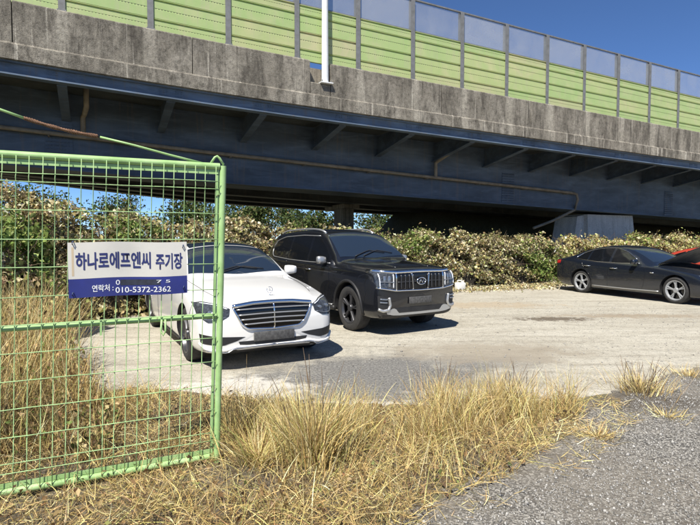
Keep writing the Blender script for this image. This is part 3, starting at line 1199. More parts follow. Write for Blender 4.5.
        for k in range(spokes):
            a0 = 2 * math.pi * k / spokes + 0.3
            for da in ((-0.13, 0.13) if style == 'twin' else (0.0,)):
                wi = 0.014 if style == 'twin' else 0.024
                v = []
                for r_, aw, y in ((0.05, wi * 1.1, h - 0.022), (rw * 0.6, wi, h - 0.026), (rw - 0.015, wi * 1.25, h - 0.018)):
                    an = a0 + da * (r_ / rw)
                    c, s_ = math.cos(an), math.sin(an)
                    for e, yy in ((-aw, y - 0.012), (-aw * 0.55, y), (aw * 0.55, y), (aw, y - 0.012), (aw, y - 0.04), (-aw, y - 0.04)):
                        v.append((c * r_ - s_ * e, yy, s_ * r_ + c * e))
                f = []
                for i in range(2):
                    for q in range(6):
                        q2 = (q + 1) % 6
                        f.append((i * 6 + q, i * 6 + q2, (i + 1) * 6 + q2, (i + 1) * 6 + q))
                f += [tuple(range(6)), tuple(range(12, 18))[::-1]]
                rim.add(v, f)
        hub = MB()
        first = None
        for ua in (sp['fo'], sp['fo'] + sp['wb']):
            for sgn in (-1, 1):
                w = float(self.fn['w'](sp['fo'] + 0.3 * sp['wb'])) - h - 0.025
                if first is None:
                    wo = base.build('wheel', MATS['gloss_black'], self.root, True, 40)
                    to = tyre.build('tyre', MATS['tyre'], wo, True, 40)
                    ro = rim.build('rim', MATS[rim_mat], wo, True, 35)
                    first = (wo.data, to.data, ro.data)
                else:
                    wo = share('wheel', first[0], self.root)
                    share('tyre', first[1], wo)
                    share('rim', first[2], wo)
                wo.location = (self.X(ua), sgn * w, Rw)
                wo.rotation_euler = (0, random.uniform(0, 2), 0 if sgn > 0 else math.pi)

    def mirror(self, u, z, mat='body', glint=None):
        for sgn in (-1, 1):
            p, _ = self.hit(u, z, 'side', sgn)
            y = p.y
            bm = bmesh.new()
            bmesh.ops.create_cube(bm, size=1)
            bmesh.ops.subdivide_edges(bm, edges=bm.edges[:], cuts=2, use_grid_fill=True)
            for v in bm.verts:
                c = v.co * 2
                s_ = c.normalized() * 0.55 + c * 0.45
                wdt = 0.5 + 0.0 * s_.x
                v.co = Vector((p.x - 0.02 + s_.x * 0.055 - abs(s_.y) * 0.0, y + sgn * (0.14 + s_.y * 0.105), z + 0.05 + s_.z * 0.07 * (1 - 0.12 * s_.y * sgn)))
            me = bpy.data.meshes.new('mirror')
            bm.to_mesh(me)
            bm.free()
            me.shade_smooth()
            me.materials.append(self.paint if mat == 'body' else MATS[mat])
            mo = link(bpy.data.objects.new('mirror', me), self.root)
            MB().tube([(p.x - 0.02, y - sgn * 0.03, z - 0.01), (p.x - 0.02, y + sgn * 0.09, z + 0.02)], 0.022, 8).build('mirror_arm', MATS['black_plastic'], mo, True)
            MB().box(p.x - 0.08, p.x - 0.074, y + sgn * 0.14 - 0.085, y + sgn * 0.14 + 0.085, z + 0.0, z + 0.1).build('mirror_glass', MATS['car_glass'], mo)

    def handle(self, u, z, mat='body'):
        for sgn in (-1, 1):
            p, nn = self.hit(u, z, 'side', sgn)
            pts = []
            for q in (-0.11, -0.07, 0.07, 0.11):
                pp, n2 = self.hit(u + q, z, 'side', sgn)
                pts.append(pp + n2 * (0.004 if abs(q) > 0.1 else 0.03))
            MB().tube(pts, 0.012, 8).build('door_handle', self.paint if mat == 'body' else MATS[mat], self.root, True)


def mir(poly):
    return [(-a, b) for a, b in poly]


# ---------------------------------------------------------------- white sedan
WHITE = dict(L=4.92, fo=0.84, wb=2.94, R=0.335, rim=0.235, hip=0.955,
    zt=[(0, .70), (.03, .77), (.10, .815), (.3, .865), (.6, .915), (1.0, .965), (1.38, 1.01), (1.6, 1.14), (1.9, 1.30), (2.2, 1.405), (2.6, 1.455), (3.0, 1.46), (3.4, 1.42), (3.8, 1.31), (4.2, 1.13), (4.35, 1.09), (4.7, 1.06), (4.86, 1.01), (4.92, .86)],
    zb=[(0, .58), (.1, .68), (.3, .755), (.6, .81), (1.0, .87), (1.5, .925), (2.5, .945), (3.5, .97), (4.3, 1.0), (4.75, .98), (4.92, .82)],
    w=[(0, .66), (.03, .74), (.10, .81), (.22, .868), (.45, .905), (.84, .92), (2.0, .915), (3.0, .92), (3.8, .925), (4.4, .90), (4.75, .83), (4.92, .66)],
    wr=[(0, .50), (.1, .60), (.4, .69), (1.0, .73), (1.38, .735), (1.7, .69), (2.2, .60), (2.7, .58), (3.4, .575), (3.9, .60), (4.3, .68), (4.7, .68), (4.92, .52)],
    zbot=[(0, .25), (.1, .20), (.5, .175), (1.5, .17), (4.0, .18), (4.6, .22), (4.92, .34)],
    crown=[(0, .06), (.3, .055), (1.3, .045), (1.5, .05), (2.3, .07), (3.2, .07), (4.0, .05), (4.92, .05)])


def car_white():
    fw = gp(193, 359)
    hd = Vector((.484, -.875, 0)).normalized()
    lf = Vector((-hd.y, hd.x, 0))
    # near front wheel sits at the right side of the car
    c = fw - hd * (2.94 / 2) + lf * 0.80
    car = Car('parked_car', 'white sedan with chrome grille parked nose-out behind the green gate', WHITE, 'paint_white', c, hd)
    car.wheels(5, 'rim_dark', 'twin')
    car.patch('windshield', [(2.16, -.57), (2.22, 0), (2.16, .57)], [(1.50, -.70), (1.40, 0), (1.50, .70)], 'car_glass', 'top', nu=22, nv=14)
    car.patch('glass_roof', [(3.30, -.50), (3.28, 0), (3.30, .50)], [(2.22, -.53), (2.27, 0), (2.22, .53)], 'car_glass', 'top', nu=14, nv=10)
    car.patch('rear_window', [(3.42, -.53), (3.36, 0), (3.42, .53)], [(4.10, -.58), (4.22, 0), (4.10, .58)], 'car_glass', 'top', nu=16)
    for s_ in (-1, 1):
        car.patch('side_window', [(1.86, 1.06), (2.1, 1.20), (2.4, 1.33), (2.68, 1.375)], [(1.86, 1.0), (2.1, .985), (2.4, .985), (2.68, .99)], 'side_glass', 'side', s_)
        car.patch('side_window', [(2.76, 1.38), (3.1, 1.375), (3.45, 1.33)], [(2.76, .99), (3.1, 1.0), (3.45, 1.01)], 'side_glass', 'side', s_)
        car.patch('quarter_window', [(3.51, 1.31), (3.75, 1.22), (3.86, 1.13)], [(3.51, 1.015), (3.75, 1.02), (3.86, 1.06)], 'side_glass', 'side', s_, nu=8)
        car.strip('window_trim', [(1.80, .985), (2.4, .972), (3.2, .985), (3.9, 1.04), (3.78, 1.22), (3.45, 1.345), (3.0, 1.395), (2.6, 1.385)], .008, 'chrome', 'side', s_, .004, 40)
        car.seam([(1.62, .93), (1.58, .7), (1.62, .4), (1.72, .24)], s_)
        car.seam([(2.72, .97), (2.74, .7), (2.74, .24)], s_)
        car.seam([(3.70, 1.0), (3.62, .8), (3.45, .6), (3.32, .4), (3.30, .24)], s_)
        car.strip('sill', [(1.25, .215), (3.3, .215)], .03, 'black_plastic', 'side', s_, -.005)
        # headlight wraps the corner
        hl = car.patch('headlight', [(s_ * .53, .715), (s_ * .66, .765), (s_ * .80, .785), (s_ * .875, .77)], [(s_ * .55, .635), (s_ * .66, .575), (s_ * .78, .565), (s_ * .865, .64)], 'lens_dark', 'front', s_, .006, 16, 8)
        for yy, zz in ((.63, .665), (.745, .675)):
            p, nn = car.hit(s_ * yy, zz, 'front')
            bm = bmesh.new()
            bmesh.ops.create_uvsphere(bm, u_segments=16, v_segments=10, radius=.032)
            me = bpy.data.meshes.new('reflector')
            for v in bm.verts:
                v.co = Vector((v.co.x * .25, v.co.y * 1.15, v.co.z * .8)) + p + nn * .003
            bm.to_mesh(me)
            bm.free()
            me.shade_smooth()
            me.materials.append(MATS['lens'])
            link(bpy.data.objects.new('reflector', me), hl)
        car.strip('light_guide', [(s_ * .58, .625), (s_ * .68, .60), (s_ * .80, .60), (s_ * .85, .65)], .006, 'lens', 'front', s_, .008, 14, hl)
        car.strip('light_bar', [(s_ * .56, .71), (s_ * .68, .752), (s_ * .82, .768)], .008, 'lens_white', 'front', s_, .01, 14, hl)
        car.patch('side_vent', [(s_ * .36, .385), (s_ * .65, .405), (s_ * .855, .435)], [(s_ * .46, .345), (s_ * .62, .305), (s_ * .84, .325)], 'black_plastic', 'front', s_, .004, 14, 6)
        car.strip('bumper_lip', [(s_ * .02, .268), (s_ * .30, .268), (s_ * .46, .285), (s_ * .55, .262), (s_ * .70, .255), (s_ * .80, .275), (s_ * .845, .33)], .019, 'paint_white', 'front', s_, .012, 22)
        car.patch('tail_light', [(s_ * .45, .93), (s_ * .8, .95)], [(s_ * .45, .80), (s_ * .78, .80)], 'lens_red', 'rear', s_, .005, 10, 5)
    gr = car.patch('grille', [(-.50, .735), (-.25, .762), (0, .768), (.25, .762), (.50, .735)], [(-.485, .70), (-.40, .53), (-.33, .478), (0, .462), (.33, .478), (.40, .53), (.485, .70)], 'gloss_black', 'front', 1, .008, 26, 10)
    for zz, hw in ((.695, .46), (.64, .44), (.585, .41), (.53, .37)):
        car.strip('slat', [(-hw, zz - .0), (-.2, zz + .004), (0, zz + .006), (.2, zz + .004), (hw, zz)], .0085, 'satin_silver', 'front', 1, .022, 22, gr)
    car.strip('frame', [(-.50, .732), (-.25, .76), (0, .766), (.25, .76), (.50, .732)], .030, 'chrome', 'front', 1, .012, 30, gr)
    car.strip('frame', [(-.50, .73), (-.47, .66), (-.40, .53), (-.33, .478), (0, .462), (.33, .478), (.40, .53), (.47, .66), (.50, .73)], .014, 'chrome', 'front', 1, .012, 40, gr)
    car.strip('centre_rib', [(0, .76), (0, .465)], .010, 'chrome', 'front', 1, .02, 10, gr)
    car.strip('bumper_chrome', [(-.80, .262), (-.6, .246), (-.44, .272), (0, .276), (.44, .272), (.6, .246), (.80, .262)], .006, 'chrome', 'front', 1, .034, 40)
    car.patch('lower_intake', [(-.44, .335), (0, .335), (.44, .335)], [(-.42, .29), (0, .288), (.42, .29)], 'black_plastic', 'front', 1, .004, 18, 5)
    car.patch('front_splitter', [(-.80, .215), (-.6, .235), (-.44, .262), (0, .266), (.44, .262), (.6, .235), (.80, .215)], [(-.74, .17), (-.5, .165), (0, .165), (.5, .165), (.74, .17)], 'black_plastic', 'front', 1, .006, 18, 4)
    p, nn = car.hit(0, .38, 'front')
    bevel_box('number_plate', p.x + .012, p.x + .03, -.26, .26, .325, .435, .006, MATS['plate_dark'], car.root)
    for s_ in (-1, 1):
        car.seam([(.34, s_ * .635), (.6, s_ * .685), (1.0, s_ * .72), (1.36, s_ * .74)], 1, .004, 'top', name='bonnet_seam')
        car.strip('wiper', [(1.44, s_ * .05 - .3), (1.55, s_ * .05 + .05), (1.50, s_ * .05 + .35)], .008, 'black_plastic', 'top', 1, .02, 10)
    # star ornament standing on the bonnet
    p, nn = car.hit(.13, 0, 'top')
    st = MB()
    ring = [(p.x, .036 * math.cos(a), p.z + .075 + .036 * math.sin(a)) for a in np.linspace(0, 2 * math.pi, 21)]
    st.tube(ring, .004, 6, cap=False)
    for a in (90, 210, 330):
        st.tube([(p.x, 0, p.z + .075), (p.x, .036 * math.cos(R(a)), p.z + .075 + .036 * math.sin(R(a)))], [.005, .0025], 5)
    st.tube([(p.x, 0, p.z - .005), (p.x, 0, p.z + .042)], [.009, .004], 8)
    st.build('bonnet_star', MATS['chrome'], car.root, True)
    car.root.scale = (1.02, 1.02, 1.05)
    for s_ in (-1, 1):
        car.seam([(.42, .77), (.47, .62), (.44, .42)], s_, .004, name='bumper_seam')
        car.strip('crease', [(1.3, .80), (2.4, .825), (3.6, .855), (4.3, .87)], .006, 'paint_white', 'side', s_, .0, 30)
    car.mirror(1.78, .985)
    car.handle(2.55, .80)
    car.handle(3.45, .83)
    return car


# ---------------------------------------------------------------- black SUV
SUV = dict(L=4.93, fo=0.90, wb=2.895, R=0.39, rim=0.262, tw=0.265, hip=0.965,
    zt=[(0, 1.00), (.03, 1.055), (.10, 1.085), (.4, 1.125), (.9, 1.165), (1.32, 1.20), (1.5, 1.32), (1.75, 1.49), (2.05, 1.66), (2.3, 1.72), (2.9, 1.76), (3.6, 1.75), (4.2, 1.715), (4.5, 1.66), (4.66, 1.55), (4.78, 1.28), (4.86, 1.05), (4.93, .86)],
    zb=[(0, .80), (.06, .95), (.2, 1.01), (.6, 1.04), (1.2, 1.065), (2.0, 1.085), (3.0, 1.10), (4.0, 1.12), (4.6, 1.13), (4.8, 1.1), (4.93, .8)],
    w=[(0, .76), (.03, .84), (.08, .885), (.18, .925), (.4, .95), (.9, .96), (2.0, .955), (3.0, .955), (3.8, .96), (4.4, .945), (4.75, .88), (4.93, .74)],
    wr=[(0, .64), (.1, .74), (.4, .80), (1.0, .815), (1.32, .81), (1.7, .755), (2.1, .69), (2.6, .67), (3.6, .66), (4.3, .65), (4.6, .65), (4.93, .6)],
    zbot=[(0, .33), (.08, .29), (.5, .26), (1.5, .26), (4.0, .27), (4.6, .32), (4.93, .45)],
    crown=[(0, .05), (.3, .05), (1.3, .045), (1.6, .05), (2.3, .07), (4.0, .07), (4.93, .05)])


def car_suv():
    fw = gp(353, 331)
    hd = Vector((.54, -.84, 0)).normalized()
    lf = Vector((-hd.y, hd.x, 0))
    c = fw - hd * (2.895 / 2) + lf * 0.82
    car = Car('parked_suv', 'large black SUV with chrome barred grille parked beside the white sedan', SUV, 'paint_black', c, hd)
    car.wheels(5, 'rim_dark', 'twin')
    car.patch('windshield', [(2.10, -.655), (2.16, 0), (2.10, .655)], [(1.44, -.775), (1.35, 0), (1.44, .775)], 'car_glass', 'top', nu=22, nv=14)
    for s_ in (-1, 1):
        car.patch('side_window', [(1.72, 1.24), (1.95, 1.42), (2.2, 1.56), (2.5, 1.60)], [(1.70, 1.135), (1.95, 1.13), (2.2, 1.13), (2.5, 1.135)], 'side_glass', 'side', s_)
        car.patch('side_window', [(2.60, 1.605), (3.0, 1.61), (3.42, 1.60)], [(2.60, 1.135), (3.0, 1.14), (3.42, 1.15)], 'side_glass', 'side', s_)
        car.patch('quarter_window', [(3.52, 1.595), (3.9, 1.58), (4.25, 1.52), (4.36, 1.42)], [(3.52, 1.155), (3.9, 1.16), (4.25, 1.19), (4.36, 1.27)], 'side_glass', 'side', s_)
        car.strip('window_trim', [(1.62, 1.12), (2.5, 1.118), (3.4, 1.135), (4.3, 1.18), (4.42, 1.35), (4.3, 1.52), (3.9, 1.60), (3.0, 1.63), (2.3, 1.615)], .009, 'satin_silver', 'side', s_, .004, 44)
        car.seam([(1.60, 1.07), (1.56, .8), (1.62, .5), (1.72, .34)], s_)
        car.seam([(2.55, 1.12), (2.57, .8), (2.57, .34)], s_)
        car.seam([(3.48, 1.13), (3.46, .9), (3.32, .7), (3.22, .34)], s_)
        car.strip('side_step', [(1.35, .36), (1.6, .34), (3.1, .34), (3.3, .36)], .045, 'black_plastic', 'side', s_, .02)
        car.strip('step_trim', [(1.45, .40), (3.2, .40)], .012, 'satin_silver', 'side', s_, .012)
        rail = [(2.25, s_ * .60), (2.5, s_ * .62), (3.4, s_ * .615), (4.3, s_ * .60)]
        pts = []
        for i, q in enumerate(Car.resample([Vector(v) for v in rail], 18)):
            p, nn = car.hit(q.x, q.y, 'top')
            e = min(i, 17 - i)
            pts.append(p + Vector((0, 0, (0.0, .03, .042)[min(e, 2)])))
        MB().tube(pts, .02, 8).build('roof_rail', MATS['satin_silver'], car.root, True)
        hl = car.patch('headlight', [(s_ * .555, 1.005), (s_ * .74, 1.02), (s_ * .90, 1.03)], [(s_ * .55, .735), (s_ * .74, .75), (s_ * .885, .80)], 'lens_dark', 'front', s_, .008, 14, 10)
        for yy, za, zb_ in ((.60, .99, .78), (.845, 1.0, .80)):
            car.strip('light_bar', [(s_ * yy, za), (s_ * yy, zb_)], .010, 'lens_white', 'front', s_, .014, 10, hl)
        for yy in (.68, .765):
            p, nn = car.hit(s_ * yy, .88, 'front')
            bevel_box('lamp_unit', p.x - .02, p.x + .012, s_ * yy - .026, s_ * yy + .026, .795, .975, .012, MATS['lens'], hl)
        for zz in (.87,):
            car.strip('light_bar', [(s_ * .58, zz), (s_ * .86, zz + .01)], .009, 'lens', 'front', s_, .016, 10, hl)
        car.patch('fog_recess', [(s_ * .66, .64), (s_ * .88, .66)], [(s_ * .66, .44), (s_ * .87, .47)], 'black_plastic', 'front', s_, .004, 10, 7)
        car.strip('fog_trim', [(s_ * .69, .63), (s_ * .665, .50), (s_ * .70, .435), (s_ * .80, .42), (s_ * .865, .45)], .027, 'satin_silver', 'front', s_, .008, 20)
        for zz in (.60, .55):
            car.strip('fog_lamp', [(s_ * .73, zz), (s_ * .85, zz + .01)], .015, 'lens', 'front', s_, .01, 8)
        car.patch('tail_light', [(s_ * .62, 1.1), (s_ * .82, 1.1)], [(s_ * .64, .85), (s_ * .82, .85)], 'lens_red', 'rear', s_, .006, 8, 6)
        # grey plastic arch lips
        for ua in (.90, .90 + 2.895):
            pts = []
            for a in np.linspace(-10, 190, 26):
                u = ua - .455 * math.cos(R(a))
                z = .40 + .455 * math.sin(R(a))
                p, nn = car.hit(u, max(z, .30), 'side', s_)
                pts.append(p + nn * .004)
            MB().tube(pts, .026, 6).build('arch_trim', MATS['black_plastic'], car.root, True)
    gr = car.patch('grille', [(-.53, 1.0), (0, 1.01), (.53, 1.0)], [(-.53, .745), (0, .735), (.53, .745)], 'gloss_black', 'front', 1, .010, 22, 10)
    for yy in (-.44, -.35, -.26, -.17, .17, .26, .35, .44):
        car.strip('upright_bar', [(yy, .985), (yy, .76)], .011, 'rim_dark', 'front', 1, .022, 8, gr)
    for zz in (.87,):
        car.strip('slat', [(-.51, zz), (0, zz + .004), (.51, zz)], .006, 'rim_dark', 'front', 1, .022, 18, gr)
    car.strip('frame', [(-.90, 1.035), (-.55, 1.02), (0, 1.03), (.55, 1.02), (.90, 1.035)], .028, 'chrome', 'front', 1, .014, 34, gr)
    car.strip('frame', [(-.89, .79), (-.55, .735), (0, .725), (.55, .735), (.89, .79)], .014, 'chrome', 'front', 1, .014, 34, gr)
    for s_ in (-1, 1):
        car.strip('frame', [(s_ * .54, 1.02), (s_ * .54, .735)], .013, 'chrome', 'front', 1, .016, 10, gr)
        car.strip('frame', [(s_ * .20, 1.0), (s_ * .17, .745)], .010, 'chrome', 'front', 1, .022, 10, gr)
    # oval emblem
    p, nn = car.hit(0, .875, 'front')
    em = MB()
    em.tube([(p.x + .045, .10 * math.cos(a), .875 + .055 * math.sin(a)) for a in np.linspace(0, 2 * math.pi, 25)], .009, 6, cap=False)
    em.tube([(p.x + .045, -.05, .845), (p.x + .045, -.02, .905), (p.x + .045, .02, .845), (p.x + .045, .05, .905)], .009, 6)
    em.build('emblem', MATS['chrome'], car.root, True)
    car.patch('lower_valance', [(-.86, .36), (-.5, .335), (0, .33), (.5, .335), (.86, .36)], [(-.80, .29), (-.5, .285), (0, .285), (.5, .285), (.80, .29)], 'black_plastic', 'front', 1, .008, 24, 4)
    car.patch('lower_intake', [(-.56, .46), (0, .46), (.56, .46)], [(-.52, .385), (0, .38), (.52, .385)], 'black_plastic', 'front', 1, .004, 18, 5)
    sk = car.patch('skid_plate', [(-.74, .40), (-.64, .45), (-.55, .45), (-.48, .372), (0, .368), (.48, .372), (.55, .45), (.64, .45), (.74, .40)], [(-.72, .37), (-.62, .345), (-.46, .335), (0, .332), (.46, .335), (.62, .345), (.72, .37)], 'satin_silver', 'front', 1, .014, 36, 5)
    p, nn = car.hit(0, .57, 'front')
    bevel_box('number_plate', p.x + .012, p.x + .03, -.26, .26, .51, .62, .006, MATS['plate_dark'], car.root)
    for s_ in (-1, 1):
        car.seam([(.08, s_ * .70), (.5, s_ * .80), (1.3, s_ * .825)], 1, .005, 'top', name='bonnet_seam')
        car.strip('wiper', [(1.40, s_ * .1 - .35), (1.52, s_ * .1 + .05), (1.46, s_ * .1 + .4)], .009, 'black_plastic', 'top', 1, .02, 10)
        car.strip('bonnet_ridge', [(.2, s_ * .38), (.8, s_ * .42), (1.25, s_ * .46)], .012, 'paint_black', 'top', 1, -.004, 16)
    car.root.scale = (0.95, 0.93, 1.015)
    for s_ in (-1, 1):
        car.seam([(.30, 1.0), (.36, .85), (.34, .66), (.40, .52)], s_, .005, name='bumper_seam')
        car.strip('crease', [(1.3, .98), (2.4, .99), (3.6, 1.0), (4.4, 1.01)], .007, 'paint_black', 'side', s_, .0, 30)
    car.seam([(.035, -.72), (.02, -.3), (.018, 0), (.02, .3), (.035, .72)], 1, .006, 'top', name='bonnet_seam')
    car.mirror(1.72, 1.13, 'satin_silver')
    car.handle(2.42, .985, 'chrome')
    car.handle(3.32, 1.0, 'chrome')
    return car


# ---------------------------------------------------------------- dark saloon with raised bonnet
SALOON = dict(L=4.93, fo=0.90, wb=2.86, R=0.338, rim=0.245, hip=0.955,
    zt=[(0, .68), (.03, .73), (.12, .775), (.4, .84), (.8, .90), (1.2, .945), (1.5, .985), (1.75, 1.11), (2.05, 1.26), (2.35, 1.37), (2.75, 1.43), (3.1, 1.435), (3.5, 1.39), (3.95, 1.27), (4.35, 1.13), (4.6, 1.075), (4.8, 1.045), (4.88, 1.0), (4.93, .84)],
    zb=[(0, .56), (.1, .66), (.3, .73), (.8, .81), (1.5, .885), (2.5, .92), (3.5, .955), (4.3, .995), (4.75, .98), (4.93, .80)],
    w=[(0, .66), (.03, .74), (.10, .82), (.22, .875), (.5, .915), (.9, .93), (2.0, .925), (3.0, .93), (3.8, .935), (4.4, .91), (4.75, .84), (4.93, .67)],
    wr=[(0, .50), (.1, .60), (.4, .70), (1.0, .74), (1.5, .745), (1.8, .70), (2.3, .60), (2.8, .575), (3.4, .57), (3.9, .59), (4.4, .67), (4.7, .68), (4.93, .52)],
    zbot=[(0, .24), (.1, .20), (.5, .17), (1.5, .165), (4.0, .175), (4.6, .22), (4.93, .36)],
    crown=[(0, .06), (.3, .055), (1.4, .045), (1.6, .05), (2.4, .07), (3.3, .07), (4.0, .05), (4.93, .05)])


def glasshouse(car, s_):
    car.patch('side_window', [(2.02, 1.04), (2.25, 1.17), (2.5, 1.28), (2.78, 1.34)], [(2.0, .975), (2.25, .96), (2.5, .96), (2.78, .965)], 'side_glass', 'side', s_)
    car.patch('side_window', [(2.86, 1.345), (3.2, 1.345), (3.55, 1.29)], [(2.86, .967), (3.2, .975), (3.55, .99)], 'side_glass', 'side', s_)
    car.patch('quarter_window', [(3.61, 1.275), (3.85, 1.19), (4.02, 1.10)], [(3.61, .993), (3.85, 1.0), (4.02, 1.04)], 'side_glass', 'side', s_, nu=8)


def car_saloon():
    f_, r_ = gp(676, 303.6), gp(583, 292.6)
    hd = (f_ - r_).normalized()
    lf = Vector((-hd.y, hd.x, 0))
    c = (f_ + r_) / 2 + lf * 0.80
    car = Car('parked_car', 'black saloon with its bonnet raised parked side-on against the right hedge', SALOON, 'paint_black_blue', c, hd)
    car.wheels(5, 'rim_silver', 'twin')
    car.patch('windshield', [(2.30, -.57), (2.36, 0), (2.30, .57)], [(1.63, -.70), (1.52, 0), (1.63, .70)], 'car_glass', 'top', nu=22, nv=14)
    car.patch('rear_window', [(3.56, -.52), (3.50, 0), (3.56, .52)], [(4.26, -.57), (4.40, 0), (4.26, .57)], 'car_glass', 'top', nu=16)
    for s_ in (-1, 1):
        glasshouse(car, s_)
        car.strip('window_trim', [(1.92, .965), (2.5, .945), (3.3, .965), (4.05, 1.035), (3.87, 1.20), (3.55, 1.31), (3.1, 1.365), (2.75, 1.358), (2.4, 1.26), (2.05, 1.075)], .010, 'chrome', 'side', s_, .005, 50)
        car.seam([(1.74, .90), (1.70, .7), (1.74, .4), (1.82, .24)], s_)
        car.seam([(2.82, .95), (2.84, .7), (2.84, .24)], s_)
        car.seam([(3.78, .98), (3.68, .8), (3.48, .6), (3.35, .4), (3.33, .24)], s_)
        car.strip('sill_trim', [(1.32, .275), (2.3, .262), (3.35, .27)], .016, 'satin_silver', 'side', s_, .008)
        car.strip('fender_badge', [(1.46, .74), (1.56, .745)], .016, 'chrome', 'side', s_, .004, 6)
        car.patch('headlight', [(s_ * .46, .68), (s_ * .68, .715), (s_ * .86, .735)], [(s_ * .48, .60), (s_ * .68, .60), (s_ * .85, .65)], 'lens', 'front', s_, .008, 14, 6)
        car.patch('side_vent', [(s_ * .55, .42), (s_ * .80, .45)], [(s_ * .55, .30), (s_ * .78, .30)], 'black_plastic', 'front', s_, .004, 10, 5)
        car.patch('tail_light', [(4.58, .97), (4.76, .95)], [(4.60, .87), (4.77, .86)], 'lens_red', 'side', s_, .006, 8, 6)
        car.patch('rear_light', [(s_ * .40, .96), (s_ * .78, .95)], [(s_ * .40, .86), (s_ * .76, .86)], 'lens_red', 'rear', s_, .006, 10, 5)
    gr = car.patch('grille', [(-.40, .66), (0, .675), (.40, .66)], [(-.34, .36), (0, .34), (.34, .36)], 'gloss_black', 'front', 1, .01, 18, 8)
    for yy in np.linspace(-.34, .34, 11):
        car.strip('slat', [(yy, .64), (yy * .9, .37)], .008, 'satin_silver', 'front', 1, .018, 8, gr)
    car.strip('frame', [(-.41, .665), (0, .68), (.41, .665)], .014, 'chrome', 'front', 1, .014, 18, gr)
    # open engine bay and raised bonnet
    bay = car.patch('engine_bay', [(1.46, -.66), (1.50, 0), (1.46, .66)], [(.22, -.56), (.12, 0), (.22, .56)], 'black_plastic', 'top', 1, .004, 16, 12)
    mb = MB()
    for (x0, x1, y0, y1, zz) in ((.5, 1.1, -.25, .3, .05), (.35, .6, -.5, -.2, .03), (.4, .75, .35, .58, .04)):
        p, _ = car.hit((x0 + x1) / 2, (y0 + y1) / 2, 'top')
        mb.box(car.X(x1), car.X(x0), y0, y1, p.z - .05, p.z + zz)
    mb.build('engine_cover', MATS['black_plastic'], bay)
    hp, _ = car.hit(1.48, 0, 'top')
    ang = R(32)
    us = np.linspace(1.48, .10, 16)
    grid_o, grid_i = [], []
    for u in us:
        hw = float(car.fn['wr'](u)) * 0.985
        for k in range(13):
            y = -hw + 2 * hw * k / 12
            p, nn = car.hit(u, y, 'top')
            dx, dz = p.x - hp.x, p.z - hp.z
            for lst, dd in ((grid_o, .012), (grid_i, -.014)):
                q = dz + dd
                lst.append((hp.x + dx * math.cos(ang) - q * math.sin(ang), p.y, hp.z + .02 + dx * math.sin(ang) + q * math.cos(ang)))
    n = 13
    fo = [(j * n + i, j * n + i + 1, (j + 1) * n + i + 1, (j + 1) * n + i) for j in range(15) for i in range(12)]
    bon = MB().add(grid_o, fo).build('bonnet', car.paint, car.root, True)
    MB().add(grid_i, fo).build('inner_panel', MATS['hood_underside'], bon, True)
    eye = [(g[0], g[1], g[2]) for g in grid_o]
    rimi = [i for i in range(n)] + [j * n + n - 1 for j in range(1, 16)] + [15 * n + i for i in range(n - 2, -1, -1)] + [j * n for j in range(14, 0, -1)]
    MB().tube([(Vector(grid_o[i]) + Vector(grid_i[i])) / 2 for i in rimi + [rimi[0]]], .014, 6, cap=False).build('edge', car.paint, bon, True)
    p, nn = car.hit(.55, .60, 'top')
    tip = Vector(grid_i[9 * n + 11])
    MB().tube([p, tip], .008, 6).build('bonnet_stay', MATS['rim_dark'], car.root, True)
    car.root.scale = (0.985, 0.97, 0.97)
    car.mirror(1.95, .96)
    car.handle(2.66, .80, 'chrome')
    car.handle(3.55, .83, 'chrome')
    return car, hd, lf, c


def car_red(hd, lf, c):
    k = c + lf * 5.6 - hd * 0.9
    spec = dict(SALOON)
    spec['zt'] = [(u, z * 1.03 if z < 1.2 else z + .045) for u, z in SALOON['zt']]
    car = Car('parked_car', 'red car mostly hidden behind the black saloon at the right edge', spec, 'paint_red', k, hd)
    car.root.scale = (1, 1, 0.89)
    car.wheels(5, 'rim_silver', 'single')
    car.patch('windshield', [(2.30, -.57), (2.36, 0), (2.30, .57)], [(1.63, -.70), (1.52, 0), (1.63, .70)], 'car_glass', 'top', nu=16, nv=10)
    car.patch('rear_window', [(3.56, -.52), (3.50, 0), (3.56, .52)], [(4.26, -.57), (4.40, 0), (4.26, .57)], 'car_glass', 'top', nu=16)
    for s_ in (-1, 1):
        glasshouse(car, s_)
        car.patch('headlight', [(s_ * .46, .68), (s_ * .68, .715), (s_ * .86, .735)], [(s_ * .48, .60), (s_ * .68, .60), (s_ * .85, .65)], 'lens', 'front', s_, .008, 14, 6)
    car.patch('grille', [(-.40, .66), (0, .675), (.40, .66)], [(-.34, .36), (0, .34), (.34, .36)], 'gloss_black', 'front', 1, .01, 14, 6)
    car.mirror(1.95, .96)


car_white()
car_suv()
car_red(*car_saloon()[1:])

# ------------------------------------------------------------------ green mesh gate (local x runs left along the gate, y toward camera)
G0 = Vector((-1.012, 3.87, 0.0)) * K
GD = Vector((-0.905, -0.426, 0)).normalized()
GANG = math.atan2(GD.y, GD.x)
GW = 3.05
gate = empty('mesh_gate', G0, GANG, K)
tag(gate, 'green welded wire mesh gate leaf with pipe frame standing open at left', 'gate')


def shear(o):
    for v in o.data.vertices:
        v.co.x -= 0.033 * v.co.z
    return o


def gl(px, py, y=0.0):
    """photo pixel -> (x, z) on the gate plane"""
    d = ray(px, py)
    nrm = Vector((-GD.y, GD.x, 0))
    o = Vector((0, 0, CAM_H))
    t = (G0 + nrm * y * K - o).dot(nrm) / d.dot(nrm)
    p = (o + d * t - G0) / K
    z = p.z
    return (p.dot(GD) + 0.033 * z, z)


